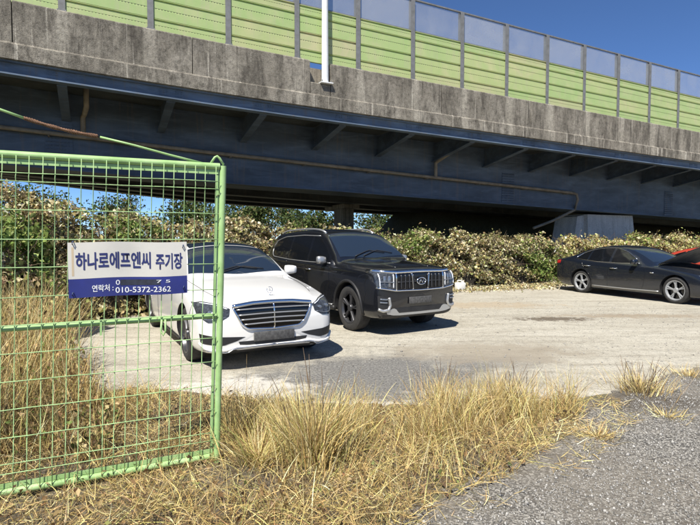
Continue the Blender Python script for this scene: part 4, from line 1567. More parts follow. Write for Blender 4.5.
FR = 0.024
shear(MB().tube([(0, 0, 0.0), (0, 0, 2.235)], FR, 14).build('frame_post', MATS['gate_green'], gate, True, 50))
shear(MB().tube([(GW, 0, 0.03), (GW, 0, 2.235)], FR, 14).build('frame_post', MATS['gate_green'], gate, True, 50))
for z, r in ((2.23, FR), (1.12, 0.021), (0.055, FR)):
    shear(MB().tube([(0.026, 0, z), (GW - 0.026, 0, z)], r, 14).build('frame_rail', MATS['gate_green'], gate, True, 50))
shear(MB().box(0.03, GW - 0.03, -0.006, 0.004, 0.082, 0.112).build('flat_bar', MATS['gate_green'], gate))
shear(MB().box(0.03, GW - 0.03, -0.006, 0.004, 2.172, 2.203).build('flat_bar', MATS['gate_green'], gate))
shear(MB().box(0.028, 0.052, -0.006, 0.004, 0.12, 2.165).build('flat_bar', MATS['gate_green'], gate))
wv = MB().tube([(0, 0.026, 0.062), (0, 0.026, 0.19), (0, 0.046, 0.217), (0, 0.026, 0.247), (0, 0.026, 2.06), (0, 0.046, 2.087), (0, 0.026, 2.115), (0, 0.026, 2.225)], 0.0031, 6).build('upright_wire', MATS['gate_wire_green'], gate, True)
shear(wv)
x = 0.055
wv.location.x = x
x += 0.0735
while x < GW - 0.03:
    share('upright_wire', wv.data, gate, (x + random.uniform(-0.003, 0.003), 0, 0), (0, random.uniform(-0.0015, 0.0015), 0))
    x += 0.0735
for z in (0.186, 0.247, 0.42, 0.6, 0.78, 0.96, 1.14, 1.32, 1.51, 1.69, 1.88, 2.06, 2.115):
    pts = [(xx, 0.033, z + random.uniform(-0.0025, 0.0025)) for xx in np.linspace(0.03, GW - 0.03, 16)]
    shear(MB().tube(pts, 0.0031, 6).build('cross_wire', MATS['gate_wire_green'], gate, True))
# lifting eye on the free corner, latch loop on the middle rail, hinge collars
shear(MB().tube([(0.09, 0, 2.25), (0.062, 0, 2.295), (0.045, 0, 2.305), (0.028, 0, 2.292), (-0.005, 0, 2.245)], 0.009, 8).build('lifting_eye', MATS['gate_green'], gate, True))
lx, lz = gl(163, 323)
shear(MB().tube([(lx - 0.012, 0.03, lz + 0.03), (lx - 0.016, 0.034, lz - 0.05), (lx, 0.034, lz - 0.085), (lx + 0.016, 0.034, lz - 0.05), (lx + 0.012, 0.03, lz + 0.03)], 0.0075, 8).build('latch_loop', MATS['gate_green'], gate, True))
lx, lz = gl(101, 326)
shear(MB().box(lx - 0.007, lx + 0.007, 0.024, 0.03, lz - 0.06, lz + 0.045).build('latch_tab', MATS['gate_green'], gate))
for z in (0.35, 1.85):
    shear(MB().tube([(GW + 0.01, 0, z), (GW + 0.10, 0, z)], 0.018, 8).build('hinge', MATS['gate_green'], gate, True))

# hinge post, outside the picture, and the stay cable to it
hp_ = empty('gate_post', G0 + GD * (GW + 0.12) * K, GANG, K)
tag(hp_, 'tall green steel hinge post carrying the mesh gate', 'post')
MB().tube([(0, 0, 0), (0, 0, 3.05)], 0.045, 16).build('pipe', MATS['gate_green'], hp_, True, 50)
MB().tube([(0, 0, 3.051), (0, 0, 3.07)], 0.05, 16).build('cap', MATS['gate_green'], hp_, True, 50)
cable = empty('stay_cable', G0, GANG, K)
tag(cable, 'green stay rod with a rusty wire-wrapped middle running up left from the gate corner', 'cable')


def gx(px, py):
    x, z = gl(px, py)
    return (x - 0.033 * z, 0.0, z)


pA, pB, pC, pD, pE = gx(206, 164), gx(100, 137), gx(98, 136.4), gx(24, 118), gx(0, 109.5)
MB().tube([pA, gx(170, 155), gx(135, 145.5), pB], 0.0075, 8).build('rod', MATS['gate_green'], cable, True)
tw = MB()
for ph in (0, 2.1, 4.2):
    pts = []
    for k in range(60):
        t = k / 59
        b = Vector(pC).lerp(Vector(pD), t) + Vector((0, 0, -0.012 * math.sin(math.pi * t)))
        b += Vector((0, 0.008 * math.cos(t * 60 + ph), 0.008 * math.sin(t * 60 + ph) * (1 + 0.3 * math.sin(t * 23))))
        pts.append(b)
    tw.tube(pts, 0.0058, 5)
tw.build('wire_wrap', MATS['rusty_wire'], cable, True)
dirv = (Vector(pE) - Vector(pD)).normalized()
kk = (GW + 0.12 - 0.033 * 2.9 - pD[0]) / dirv.x
MB().tube([pD, pE, tuple(Vector(pD) + dirv * kk)], 0.0085, 8).build('rod', MATS['gate_green'], cable, True)

# ------------------------------------------------------------------ sign
sx0, sz0 = gl(68, 241, 0.05)
sx1, sz1 = gl(187, 243, 0.05)
sx2, sz2 = gl(68, 296.3, 0.05)
sx3, sz3 = gl(187, 294.6, 0.05)
_, szm = gl(128, 277.2, 0.05)
SX0, SX1 = (sx1 + sx3) / 2, (sx0 + sx2) / 2
SZB, SZT = (sz2 + sz3) / 2, (sz0 + sz1) / 2
sign = empty('notice_sign', G0, GANG, K)
tag(sign, 'white and navy notice board with Korean lettering tied to the mesh gate', 'sign')
sd = -0.033 * 1.5
sign.location = G0 + GD * sd * K
SW, SH = SX1 - SX0, SZT - SZB
YS = 0.046


def bent(x, z):
    """slight waviness of the thin board"""
    return 0.006 * math.sin(x * 7.0) * math.sin(z * 9 + 1) + 0.004 * math.sin(x * 17 + 1)


def board(name, x0, x1, z0, z1, y0, y1, mat, nx=30, nz=8):
    vs, fs = [], []
    for y in (y0, y1):
        for j in range(nz + 1):
            for i in range(nx + 1):
                xx = x0 + (x1 - x0) * i / nx
                zz = z0 + (z1 - z0) * j / nz
                vs.append((xx, y + bent(xx, zz), zz + 0.003 * math.sin(xx * 11)))
    n = (nx + 1) * (nz + 1)
    for b in (0, n):
        for j in range(nz):
            for i in range(nx):
                a = b + j * (nx + 1) + i
                fs.append((a, a + 1, a + nx + 2, a + nx + 1))
    rim = [i for i in range(nx + 1)] + [j * (nx + 1) + nx for j in range(1, nz + 1)] + [nz * (nx + 1) + i for i in range(nx - 1, -1, -1)] + [j * (nx + 1) for j in range(nz - 1, 0, -1)]
    for k in range(len(rim)):
        a, b = rim[k], rim[(k + 1) % len(rim)]
        fs.append((a, b, n + b, n + a))
    return MB().add(vs, fs).build(name, MATS[mat], sign, True, 40)


board('white_panel', SX0, SX1, szm, SZT, YS, YS + 0.004, 'sign_white')
board('navy_panel', SX0, SX1, SZB, szm - 0.0005, YS, YS + 0.004, 'sign_navy')
board('stain', SX1 - 0.035, SX1 - 0.022, szm + 0.02, SZT - 0.03, YS + 0.0042, YS + 0.0046, 'sign_stain', 2, 6)


def lettering(name, text, fx0, fx1, fz0, fz1, mat, bold=0.0):
    """text fitted to a rectangle given as fractions of the board (x from the left, z from the bottom)"""
    cu = bpy.data.curves.new(name, 'FONT')
    cu.body = text
    cu.size = 1.0
    cu.offset = bold
    cu.resolution_u = 4
    tmp = bpy.data.objects.new(name, cu)
    COL.objects.link(tmp)
    bpy.context.view_layer.update()
    dg = bpy.context.evaluated_depsgraph_get()
    me = bpy.data.meshes.new_from_object(tmp.evaluated_get(dg), depsgraph=dg)
    bpy.data.objects.remove(tmp)
    co = np.array([v.co[:] for v in me.vertices])
    a, b = co.min(0), co.max(0)
    # board left (as seen) is at large local x
    X0 = SX1 - SW * fx0
    X1 = SX1 - SW * fx1
    Z0, Z1 = SZB + SH * fz0, SZB + SH * fz1
    bm = bmesh.new()
    bm.from_mesh(me)
    bmesh.ops.subdivide_edges(bm, edges=[e for e in bm.edges if e.calc_length() > 0.5], cuts=2)
    for v in bm.verts:
        t = (v.co.x - a[0]) / (b[0] - a[0])
        u = (v.co.y - a[1]) / (b[1] - a[1])
        xx = X0 + (X1 - X0) * t
        zz = Z0 + (Z1 - Z0) * u
        v.co = Vector((xx, YS + 0.0062 + bent(xx, zz), zz + 0.003 * math.sin(xx * 11)))
    bm.to_mesh(me)
    bm.free()
    me.materials.clear()
    me.materials.append(MATS[mat])
    return link(bpy.data.objects.new(name, me), sign)


# fractions measured on the photograph
fz = lambda py: (296 - py) / 55.0
fx = lambda px: (px - 68) / 119.0
lettering('lettering', '하나로에프엔씨', fx(75), fx(148.5), fz(268.5), fz(251), 'sign_ink', 0.026)
lettering('lettering', '주기장', fx(153.5), fx(182), fz(269.5), fz(252.5), 'sign_ink', 0.026)
lettering('lettering', '연락처 :', fx(90), fx(110.5), fz(291), fz(284), 'sign_number', 0.012)
lettering('lettering', '010-5372-2362', fx(112.5), fx(169), fz(293.2), fz(287.4), 'sign_number', 0.008)
lettering('lettering', '0', fx(113), fx(117), fz(285), fz(280), 'sign_number', 0.0)
lettering('lettering', '7 5', fx(154), fx(168.5), fz(283.6), fz(280.5), 'sign_number', 0.0)
board('smear', SX1 - SW * fx(158), SX1 - SW * fx(117.5), SZB + SH * fz(285.6), SZB + SH * fz(279.8), YS + 0.0046, YS + 0.0052, 'sign_smear', 8, 2)
for px, py in ((73, 243.5), (183, 247.5), (72, 294), (183, 291.5)):
    xx = SX1 - SW * fx(px)
    zz = SZB + SH * fz(py)
    MB().tube([(xx, 0.03, zz), (xx + 0.004, YS + 0.016, zz + 0.004), (xx + 0.002, YS + 0.018, zz + 0.02), (xx - 0.006, 0.03, zz + 0.024)], 0.0035, 6).build('wire_tie', MATS['wire_tie'], sign, True)

# ------------------------------------------------------------------ white plastic jerrycan by the hedge
jp = gp(460, 291)
can = empty('jerrycan', jp, 0.5)
tag(can, 'small white plastic jerrycan standing on the dirt in front of the hedge', 'jerrycan')
bevel_box('can_body', -0.15, 0.15, -0.09, 0.09, 0.0, 0.26, 0.03, MATS['white_plastic'], can)
MB().tube([(-0.10, 0, 0.25), (-0.09, 0, 0.32), (0.04, 0, 0.32), (0.06, 0, 0.25)], 0.018, 8).build('can_handle', MATS['white_plastic'], can, True)
MB().tube([(0.11, 0, 0.25), (0.11, 0, 0.31)], 0.028, 12).build('can_cap', MATS['white_plastic'], can, True, 50)

# ------------------------------------------------------------------ vegetation
def fast_mesh(name, verts, quads, cols, mat, parent=None, tris=None):
    """verts (n,3), quads (m,4), cols (n,3)"""
    me = bpy.data.meshes.new(name)
    nv, nq = len(verts), len(quads)
    nt_ = 0 if tris is None else len(tris)
    me.vertices.add(nv)
    me.vertices.foreach_set('co', np.ascontiguousarray(verts, dtype=np.float32).ravel())
    loops = quads.ravel() if tris is None else np.concatenate([quads.ravel(), tris.ravel()])
    me.loops.add(len(loops))
    me.loops.foreach_set('vertex_index', loops.astype(np.int32))
    me.polygons.add(nq + nt_)
    st = np.arange(nq) * 4
    if nt_:
        st = np.concatenate([st, nq * 4 + np.arange(nt_) * 3])
    me.polygons.foreach_set('loop_start', st.astype(np.int32))
    me.update(calc_edges=True)
    at = me.color_attributes.new('Col', 'FLOAT_COLOR', 'POINT')
    c4 = np.ones((nv, 4), np.float32)
    c4[:, :3] = cols
    at.data.foreach_set('color', c4.ravel())
    me.materials.append(MATS[mat])
    me.validate()
    return link(bpy.data.objects.new(name, me), parent)


def pick_cols(n, palette, weights, jitter=0.18):
    w = np.array(weights, float)
    idx = RNG.choice(len(palette), n, p=w / w.sum())
    c = np.array(palette)[idx]
    return np.clip(c * (1 + RNG.normal(0, jitter, (n, 1))) * (1 + RNG.normal(0, 0.05, (n, 3))), 0.005, 0.9)


def leaves(name, pos, size, cols, mat, parent=None, nrm=None, spread=0.8, aspect=0.62):
    """curled leaf: two quads folded along the midrib"""
    n = len(pos)
    d = RNG.normal(size=(n, 3))
    if nrm is not None:
        d = nrm * 1.0 + d * spread
    d /= np.linalg.norm(d, axis=1, keepdims=True)
    t = RNG.normal(size=(n, 3))
    t[:, 2] -= 0.5
    t -= d * (t * d).sum(1, keepdims=True)
    t /= np.linalg.norm(t, axis=1, keepdims=True) + 1e-9
    b = np.cross(d, t)
    s = size[:, None]
    base = pos - t * s * 0.5
    tip = pos + t * s * 0.5 - d * s * RNG.uniform(0, 0.35, (n, 1))
    m1 = pos - t * s * 0.05 + b * s * aspect * 0.5 + d * s * RNG.uniform(0, 0.2, (n, 1))
    m2 = pos - t * s * 0.05 - b * s * aspect * 0.5 + d * s * RNG.uniform(0, 0.2, (n, 1))
    V = np.stack([base, m1, tip, m2], 1).reshape(-1, 3)
    i = np.arange(n)[:, None] * 4
    T = np.concatenate([i + np.array([[0, 1, 2]]), i + np.array([[0, 2, 3]])], 0)
    C = np.repeat(cols, 4, 0)
    return fast_mesh(name, V, np.zeros((0, 4), np.int32), C, mat, parent, T)


def blades(name, pos, h, az, lean, curve, wid, cols, mat='straw', parent=None, segs=3):
    """bent tapered blades. lean: tilt at the root (rad), curve: extra tilt toward the tip"""
    n = len(pos)
    dirx, diry = np.cos(az), np.sin(az)
    rows = []
    p = pos.copy()
    sd = np.stack([-diry, dirx, np.zeros(n)], 1)
    ro = RNG.uniform(0, 2 * np.pi, n)
    for k in range(segs + 1):
        w = wid * (1 - 0.85 * (k / segs) ** 1.3)
        th = lean + curve * (k / segs)
        ax = np.stack([np.sin(th) * dirx, np.sin(th) * diry, np.cos(th)], 1)
        fr = np.cross(sd, ax)
        wv_ = sd * np.cos(ro)[:, None] + fr * np.sin(ro)[:, None]
        rows += [p + wv_ * w[:, None] * 0.5, p - wv_ * w[:, None] * 0.5]
        p = p + ax * (h / segs)[:, None]
    V = np.stack(rows, 1)
    V[:, :, 2] = np.maximum(V[:, :, 2], 0.006 + RNG.uniform(0, 0.015, (n, 1)))
    m = 2 * (segs + 1)
    i = np.arange(n)[:, None] * m
    Q = np.concatenate([i + np.array([[2 * k, 2 * k + 1, 2 * k + 3, 2 * k + 2]]) for k in range(segs)], 0)
    C = np.repeat(cols, m, 0)
    return fast_mesh(name, V.reshape(-1, 3), Q, C, mat, parent)


def lump(x, y, z, k=1.0):
    """cheap smooth pseudo noise in about -1..1"""
    return (np.sin(x * 1.9 * k + 1.3 * np.sin(y * 1.1 * k) + z) + np.sin(y * 2.3 * k + 0.7 * np.sin(z * 1.7 * k + x)) + np.sin(z * 2.9 * k + x * 1.3 * k - y * 0.6)) / 3


STRAW = [(0.68, 0.54, 0.24), (0.59, 0.45, 0.175), (0.78, 0.66, 0.36), (0.42, 0.29, 0.115), (0.30, 0.20, 0.09), (0.44, 0.41, 0.14), (0.20, 0.14, 0.07)]
SW_ = [3, 3, 2.2, 2, 1.0, 0.7, 0.5]


def in_poly(pts, poly):
    x, y = pts[:, 0], pts[:, 1]
    ins = np.zeros(len(pts), bool)
    j = len(poly) - 1
    for i in range(len(poly)):
        xi, yi = poly[i]
        xj, yj = poly[j]
        c = ((yi > y) != (yj > y)) & (x < (xj - xi) * (y - yi) / (yj - yi + 1e-12) + xi)
        ins ^= c
        j = i
    return ins


def scatter(poly, n):
    poly = np.array(poly)
    a, b = poly.min(0), poly.max(0)
    out = np.zeros((0, 2))
    while len(out) < n:
        q = RNG.uniform(a, b, (n * 2, 2))
        out = np.concatenate([out, q[in_poly(q, poly)]])
    return out[:n]


def z0(p2, z=0.004):
    return np.concatenate([p2, np.full((len(p2), 1), z)], 1)


# ---- hedge
def hedge(name, label, path, n_leaf, palette, weights, leaf=(0.07, 0.15), seed=0, stems=420):
    """path: list of (x, y, height, half thickness)"""
    root = empty(name, (0, 0, 0))
    tag(root, label, 'hedge', 'overgrown hedges round the lot')
    pa = np.array(path) * K
    seg = np.hypot(np.diff(pa[:, 0]), np.diff(pa[:, 1]))
    cum = np.concatenate([[0], np.cumsum(seg)])

    def at(t):
        return np.stack([np.interp(t, cum, pa[:, k]) for k in range(4)], 1)

    def tang(t):
        a, b = at(t - 0.3), at(t + 0.3)
        d = (b - a)[:, :2]
        return d / (np.linalg.norm(d, axis=1, keepdims=True) + 1e-9)

    def shell(t, ang, rad):
        """point of the hedge cross section: ang 0 = front foot, pi = back foot"""
        c = at(t)
        d = tang(t)
        nx = np.stack([d[:, 1], -d[:, 0]], 1)      # toward the camera side
        e = 0.62
        cy = np.sign(np.cos(ang)) * np.abs(np.cos(ang)) ** e
        cz = np.abs(np.sin(ang)) ** e
        lm = 1 + 0.20 * lump(t * 1.15 + seed, ang * 1.6, 0.3 * t) + 0.17 * lump(t * 3.3, ang * 4, seed) + 0.07 * lump(t * 8.1, ang * 9, seed)
        x = c[:, 0] + nx[:, 0] * cy * c[:, 3] * rad * lm
        y = c[:, 1] + nx[:, 1] * cy * c[:, 3] * rad * lm
        z = cz * c[:, 2] * rad * (0.94 + 0.5 * (lm - 1))
        nr = np.stack([nx[:, 0] * np.cos(ang), nx[:, 1] * np.cos(ang), np.sin(ang)], 1)
        return np.stack([x, y, z], 1), nr
    # added near-black core: stands in for shade between the leaves, stops see-through
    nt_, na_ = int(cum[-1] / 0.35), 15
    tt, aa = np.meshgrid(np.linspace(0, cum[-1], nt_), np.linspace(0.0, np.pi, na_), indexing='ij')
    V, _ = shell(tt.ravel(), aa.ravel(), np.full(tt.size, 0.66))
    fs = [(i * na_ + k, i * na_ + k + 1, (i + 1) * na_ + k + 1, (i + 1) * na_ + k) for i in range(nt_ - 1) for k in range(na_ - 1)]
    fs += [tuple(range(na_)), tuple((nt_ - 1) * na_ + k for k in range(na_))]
    mesh_obj('shade_core', V, fs, MATS['hedge_shade'], root, True)
    t = RNG.uniform(0, cum[-1], n_leaf)
    ang = np.where(RNG.random(n_leaf) < 0.86, RNG.uniform(-0.02, np.pi * 0.62, n_leaf), RNG.uniform(0, np.pi, n_leaf))
    ang = np.clip(ang, 0.0, np.pi)
    rad = 0.70 + 0.32 * RNG.random(n_leaf) ** 0.8 + np.where(RNG.random(n_leaf) < 0.04, RNG.uniform(0, 0.12, n_leaf), 0)
    P3, nr = shell(t, ang, rad)
    keep = (lump(P3[:, 0] * 2.1, P3[:, 1] * 2.1, P3[:, 2] * 2.6, 1.5) + RNG.normal(0, 0.25, n_leaf)) > 0.10 - (rad[:] < 0.80) * 0.3
    P3, nr = P3[keep], nr[keep]
    P3 += RNG.normal(0, 0.025, P3.shape)
    P3[:, 2] = np.maximum(P3[:, 2], 0.03)
    n = len(P3)
    cols = pick_cols(n, palette, weights, 0.22)
    # patches that are still green
    g = lump(P3[:, 0] * 0.8 + seed, P3[:, 1] * 0.8, P3[:, 2] * 1.2) + RNG.normal(0, 0.2, n)
    gr = g > 0.42
    cols[gr] = pick_cols(gr.sum(), [(0.18, 0.25, 0.06), (0.34, 0.38, 0.12), (0.11, 0.16, 0.035)], [3, 2.4, 2])
    o = leaves('foliage', P3, leaf[0] + (leaf[1] - leaf[0]) * RNG.random(n) ** 2.2 * 1.9, cols, 'leaf', root, nr, 0.95)
    o['kind'] = 'stuff'
    # bare runners sticking out
    mb = MB()
    ts = RNG.uniform(0, cum[-1], stems)
    an = RNG.uniform(0.2, 1.9, stems)
    A, nr = shell(ts, an, np.full(stems, 0.75))
    for a, nn in zip(A, nr):
        l = random.uniform(0.3, 0.75)
        q = Vector(a)
        d = Vector(nn) + Vector((random.gauss(0, .5), random.gauss(0, .5), random.uniform(0, .8)))
        d.normalize()
        pts = [q]
        for k in range(4):
            d = (d + Vector((random.gauss(0, .25), random.gauss(0, .25), random.gauss(-.05, .2)))).normalized()
            q = q + d * l / 4
            pts.append(q)
        mb.tube(pts, [.008, .007, .006, .004, .002], 4, cap=False)
    so = mb.build('runner_stems', MATS['dry_stem'], root)
    so['kind'] = 'stuff'
    return root


DRY = [(0.64, 0.57, 0.35), (0.50, 0.42, 0.20), (0.76, 0.71, 0.49), (0.27, 0.20, 0.09), (0.38, 0.40, 0.14), (0.11, 0.085, 0.045)]
YEL = [(0.66, 0.57, 0.32), (0.58, 0.52, 0.22), (0.75, 0.69, 0.44), (0.38, 0.27, 0.13), (0.36, 0.40, 0.12), (0.20, 0.14, 0.07)]
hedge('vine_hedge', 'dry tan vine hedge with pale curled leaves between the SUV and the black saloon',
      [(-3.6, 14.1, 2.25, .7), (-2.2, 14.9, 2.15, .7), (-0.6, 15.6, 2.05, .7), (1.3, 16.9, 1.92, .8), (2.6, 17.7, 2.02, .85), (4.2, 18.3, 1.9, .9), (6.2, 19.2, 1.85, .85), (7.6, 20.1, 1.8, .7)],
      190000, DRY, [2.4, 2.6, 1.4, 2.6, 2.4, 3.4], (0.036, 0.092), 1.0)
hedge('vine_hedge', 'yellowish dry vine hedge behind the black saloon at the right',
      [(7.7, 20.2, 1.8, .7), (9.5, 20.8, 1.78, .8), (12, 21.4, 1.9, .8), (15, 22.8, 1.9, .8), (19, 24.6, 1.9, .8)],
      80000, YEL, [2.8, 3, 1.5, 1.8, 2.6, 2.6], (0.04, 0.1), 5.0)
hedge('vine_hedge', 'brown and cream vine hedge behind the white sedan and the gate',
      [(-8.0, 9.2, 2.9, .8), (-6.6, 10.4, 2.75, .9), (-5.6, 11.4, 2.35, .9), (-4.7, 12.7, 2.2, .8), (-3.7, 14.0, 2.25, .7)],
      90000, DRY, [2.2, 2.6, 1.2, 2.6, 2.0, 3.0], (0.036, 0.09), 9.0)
hedge('vine_hedge', 'tall tangled bush of green and brown creepers at the left edge behind the gate',
      [(-8.6, 5.6, 2.35, .9), (-6.9, 6.6, 2.45, .95), (-6.0, 7.6, 2.35, .9), (-5.5, 8.9, 2.1, .8)],
      30000, [(0.30, 0.24, 0.12), (0.45, 0.35, 0.18), (0.16, 0.20, 0.05), (0.60, 0.50, 0.30), (0.14, 0.09, 0.05), (0.26, 0.30, 0.09)], [3, 2.2, 2.2, 1.2, 2, 1.4], (0.05, 0.10), 13.0, 200)

# ---- trees beyond the bridge
def tree(label, base, h, cr, n_leaf, pal, wts, lsize=(0.16, 0.3)):
    root = empty('broadleaf_tree', base)
    tag(root, label, 'tree', 'trees beyond the bridge')
    mb = MB()
    th = h * 0.45
    mb.tube([(0, 0, -0.3), (0.05, 0.02, th * .5), (0.0, 0.1, th)], [.16, .13, .10], 8)
    tips = []
    for k in range(11):
        a = 2 * math.pi * k / 11 + random.uniform(-.3, .3)
        z = th * random.uniform(.55, 1.0)
        q = Vector((0, 0, z))
        d = Vector((math.cos(a), math.sin(a), random.uniform(.4, 1.5))).normalized()
        pts = [q.copy()]
        L_ = cr * random.uniform(.8, 1.35)
        for j in range(4):
            d = (d + Vector((random.gauss(0, .22), random.gauss(0, .22), .08))).normalized()
            q = q + d * L_ / 4
            pts.append(q.copy())
            if j >= 1:
                tips.append(q.copy())
        mb.tube(pts, [.07, .055, .04, .028, .012], 6, cap=False)
    mb.build('trunk', MATS['bark'], root, True)
    T = np.array([t[:] for t in tips])
    idx = RNG.integers(0, len(T), n_leaf)
    P3 = T[idx] + RNG.normal(0, 1, (n_leaf, 3)) * np.array([cr * .21, cr * .21, cr * .17])
    cols = pick_cols(n_leaf, pal, wts, .25)
    o = leaves('crown', P3, RNG.uniform(lsize[0], lsize[1], n_leaf), cols, 'leaf', root, None)
    return root


GREEN = [(0.07, 0.11, 0.03), (0.10, 0.13, 0.04), (0.05, 0.075, 0.025), (0.17, 0.15, 0.06)]
tl = ['far green tree leftmost in the gap under the bridge',
      'far green tree in the gap under the bridge, just left of the gate corner post',
      'far green tree in the gap under the bridge, just right of the gate corner post',
      'sparse far tree in the gap under the bridge above the white sedan roof',
      'far green tree in the gap under the bridge above the rear of the SUV',
      'far tree beside the small far pier above the SUV windshield',
      'low far tree between gate top and hedge, above the sign middle',
      'broad far tree under the bridge between the gate corner post and the SUV',
      'dark far tree under the bridge, right behind the gate corner post']
for lb, (px, d, h, cr) in zip(tl, ((40, 38, 5.2, 2.4), (185, 40, 5.4, 2.0), (247, 37, 4.9, 1.9), (290, 46, 5.2, 1.9), (318, 42, 4.6, 1.7), (378, 44, 5.0, 1.8), (118, 46, 5.6, 2.3), (268, 52, 5.6, 2.6), (214, 50, 5.8, 2.4))):
    X_ = (px - 350) / FPX * d
    tree(lb, (X_ * K, d * K, -0.2), (h + 1.3) * K, cr * 1.1 * K, 1900, GREEN, [3, 2, 2, 1])

# ---- straw thatch and standing dry grass along the verge
vp = [(-6.0, 1.9), (-6.0, 7.2), P(0, 395), P(60, 402), P(130, 392), P(215, 400), P(320, 409), P(430, 409), P(520, 404), P(565, 402), P(590, 412), P(570, 434), P(540, 458), P(500, 482), P(440, 508), P(395, 540), (0.1, 1.9)]
GN = np.array([-GD.y, GD.x])


def near_gate(p2):
    """shorter growth just in front of the gate leaf"""
    q = p2 - np.array([G0.x, G0.y])
    d = q @ GN
    a = q @ np.array([GD.x, GD.y])
    k = (d > -0.05) & (d < 0.75) & (a > -0.12)
    return np.where(k, np.clip(0.45 + d * 0.8, 0.45, 1.0), 1.0)


n = 95000
p2 = scatter(vp, n)
th_ = lump(p2[:, 0] * 2.2, p2[:, 1] * 2.2, p2[:, 0] * 0.7) + RNG.normal(0, .3, n)
p2 = p2[th_ > -0.35]
n = len(p2)
p3 = z0(p2, 0.012)
p3[:, 2] += RNG.uniform(0, 0.09, n) * np.clip(0.6 + lump(p2[:, 0] * 3, p2[:, 1] * 3, 2.0), 0, 1)
p3[:, 2] = 0.012 + (p3[:, 2] - 0.012) * near_gate(p2)
o = blades('straw_thatch', p3, RNG.gamma(3.0, .033, n) * (0.4 + 0.6 * near_gate(p2)), RNG.uniform(0, 2 * np.pi, n), RNG.uniform(.8, 1.65, n), RNG.uniform(-1.2, 1.2, n), RNG.uniform(.002, .0055, n), pick_cols(n, STRAW, [2.3, 2.8, 1.4, 2.9, 2.5, 1.0, 2.0], .28))
tag(o, 'flattened straw and dead grass lying over the verge', 'grass', kind='stuff')

ep = [P(600, 398), P(630, 402), P(640, 425), P(600, 455), P(560, 480), P(500, 510), P(450, 540), P(390, 540), P(440, 505), P(520, 470), P(560, 440), P(575, 415)]
n = 1500
p2 = scatter(ep, n)
p2 = p2[lump(p2[:, 0] * 4, p2[:, 1] * 4, 0.4) + RNG.normal(0, .3, n) > 0.15]
n = len(p2)
o = blades('loose_straw', z0(p2, 0.016), RNG.uniform(.04, .16, n), RNG.uniform(0, 2 * np.pi, n), RNG.uniform(1.0, 1.6, n), RNG.uniform(-.5, .5, n), RNG.uniform(.0025, .005, n), pick_cols(n, STRAW, SW_, .25))
tag(o, 'stray wisps of straw lying on the asphalt edge', 'straw', kind='stuff')
m = 3500
p2 = scatter(vp, m)
o = leaves('dead_leaves', np.concatenate([p2, RNG.uniform(.02, .12, (m, 1))], 1), RNG.uniform(.02, .055, m), pick_cols(m, [(0.30, 0.19, 0.09), (0.45, 0.33, 0.17), (0.14, 0.09, 0.05), (0.22, 0.25, 0.08)], [3, 2, 2.5, .8]), 'leaf', None, np.tile(np.array([[0, 0, 1.0]]), (m, 1)), .9)
tag(o, 'withered brown leaves caught in the verge grass', 'leaves', kind='stuff')
n = 36000
p2 = scatter(vp, n)
den = lump(p2[:, 0] * 1.7 + 2, p2[:, 1] * 1.9, 0.5) + 0.6 * lump(p2[:, 0] * 5, p2[:, 1] * 5, 1.0) + RNG.normal(0, .3, n)
p2 = p2[den > 0.0]
n = len(p2)
hh = near_gate(p2) * RNG.gamma(3.0, .052, n) * (1.0 + 0.35 * lump(p2[:, 0] * 1.7 + 2, p2[:, 1] * 1.9, 0.5))
o = blades('dry_grass', z0(p2), hh, RNG.uniform(0, 2 * np.pi, n), np.abs(RNG.normal(.45, .35, n)), RNG.uniform(.1, 1.6, n), RNG.uniform(.0025, .0065, n), pick_cols(n, STRAW, [2.6, 3, 1.6, 2.7, 2.1, 1.5, 1.4], .27), segs=4)
tag(o, 'standing dry yellow grass along the verge in front of the lot', 'grass', kind='stuff')

# tall row of grass along the lot edge
row = [P(225, 425), P(300, 432), P(400, 428), P(470, 412), P(560, 405), P(585, 412), P(560, 430), P(480, 440), P(400, 452), P(300, 462), P(225, 450)]
n = 8500
p2 = scatter(row, n)
den = lump(p2[:, 0] * 4.6 + 1, p2[:, 1] * 5.0, 0.2) + RNG.normal(0, .3, n)
p2 = p2[den > 0.02]
n = len(p2)
o = blades('tall_dry_grass', z0(p2), RNG.uniform(.12, .5, n), RNG.uniform(0, 2 * np.pi, n), np.abs(RNG.normal(.2, .2, n)), RNG.uniform(.05, 1.1, n), RNG.uniform(.0025, .0065, n), pick_cols(n, STRAW, [3, 3, 1.8, 2.4, 1.4, 1.5, .7], .25), segs=4)
tag(o, 'taller straw coloured grass stalks along the edge of the dirt lot', 'grass', kind='stuff')

# tall weeds behind the gate at left
wp = [(-5.3, 4.0), (-4.6, 7.3), (-4.0, 7.1), P(95, 400), P(120, 420), P(110, 470), (-2.25, 3.7), (-3.0, 3.0)]
n = 17000
p2 = scatter(wp, n)
den = lump(p2[:, 0] * 2.1 + 4, p2[:, 1] * 2.3, 0.9) + RNG.normal(0, .35, n)
p2 = p2[den > -0.05]
n = len(p2)
lim = np.clip((-1.9 - p2[:, 0]) / 1.1, 0.25, 1.0)
o = blades('tall_weeds', z0(p2), RNG.uniform(.35, 1.25, n) * lim, RNG.uniform(0, 2 * np.pi, n), np.abs(RNG.normal(.18, .14, n)), RNG.uniform(.1, 1.0, n), RNG.uniform(.003, .008, n), pick_cols(n, STRAW, [3, 3, 1.8, 2.6, 1.8, 1.4, 1.2], .27), segs=4)
tag(o, 'tall dry weeds growing behind the mesh gate at the left', 'weeds', kind='stuff')
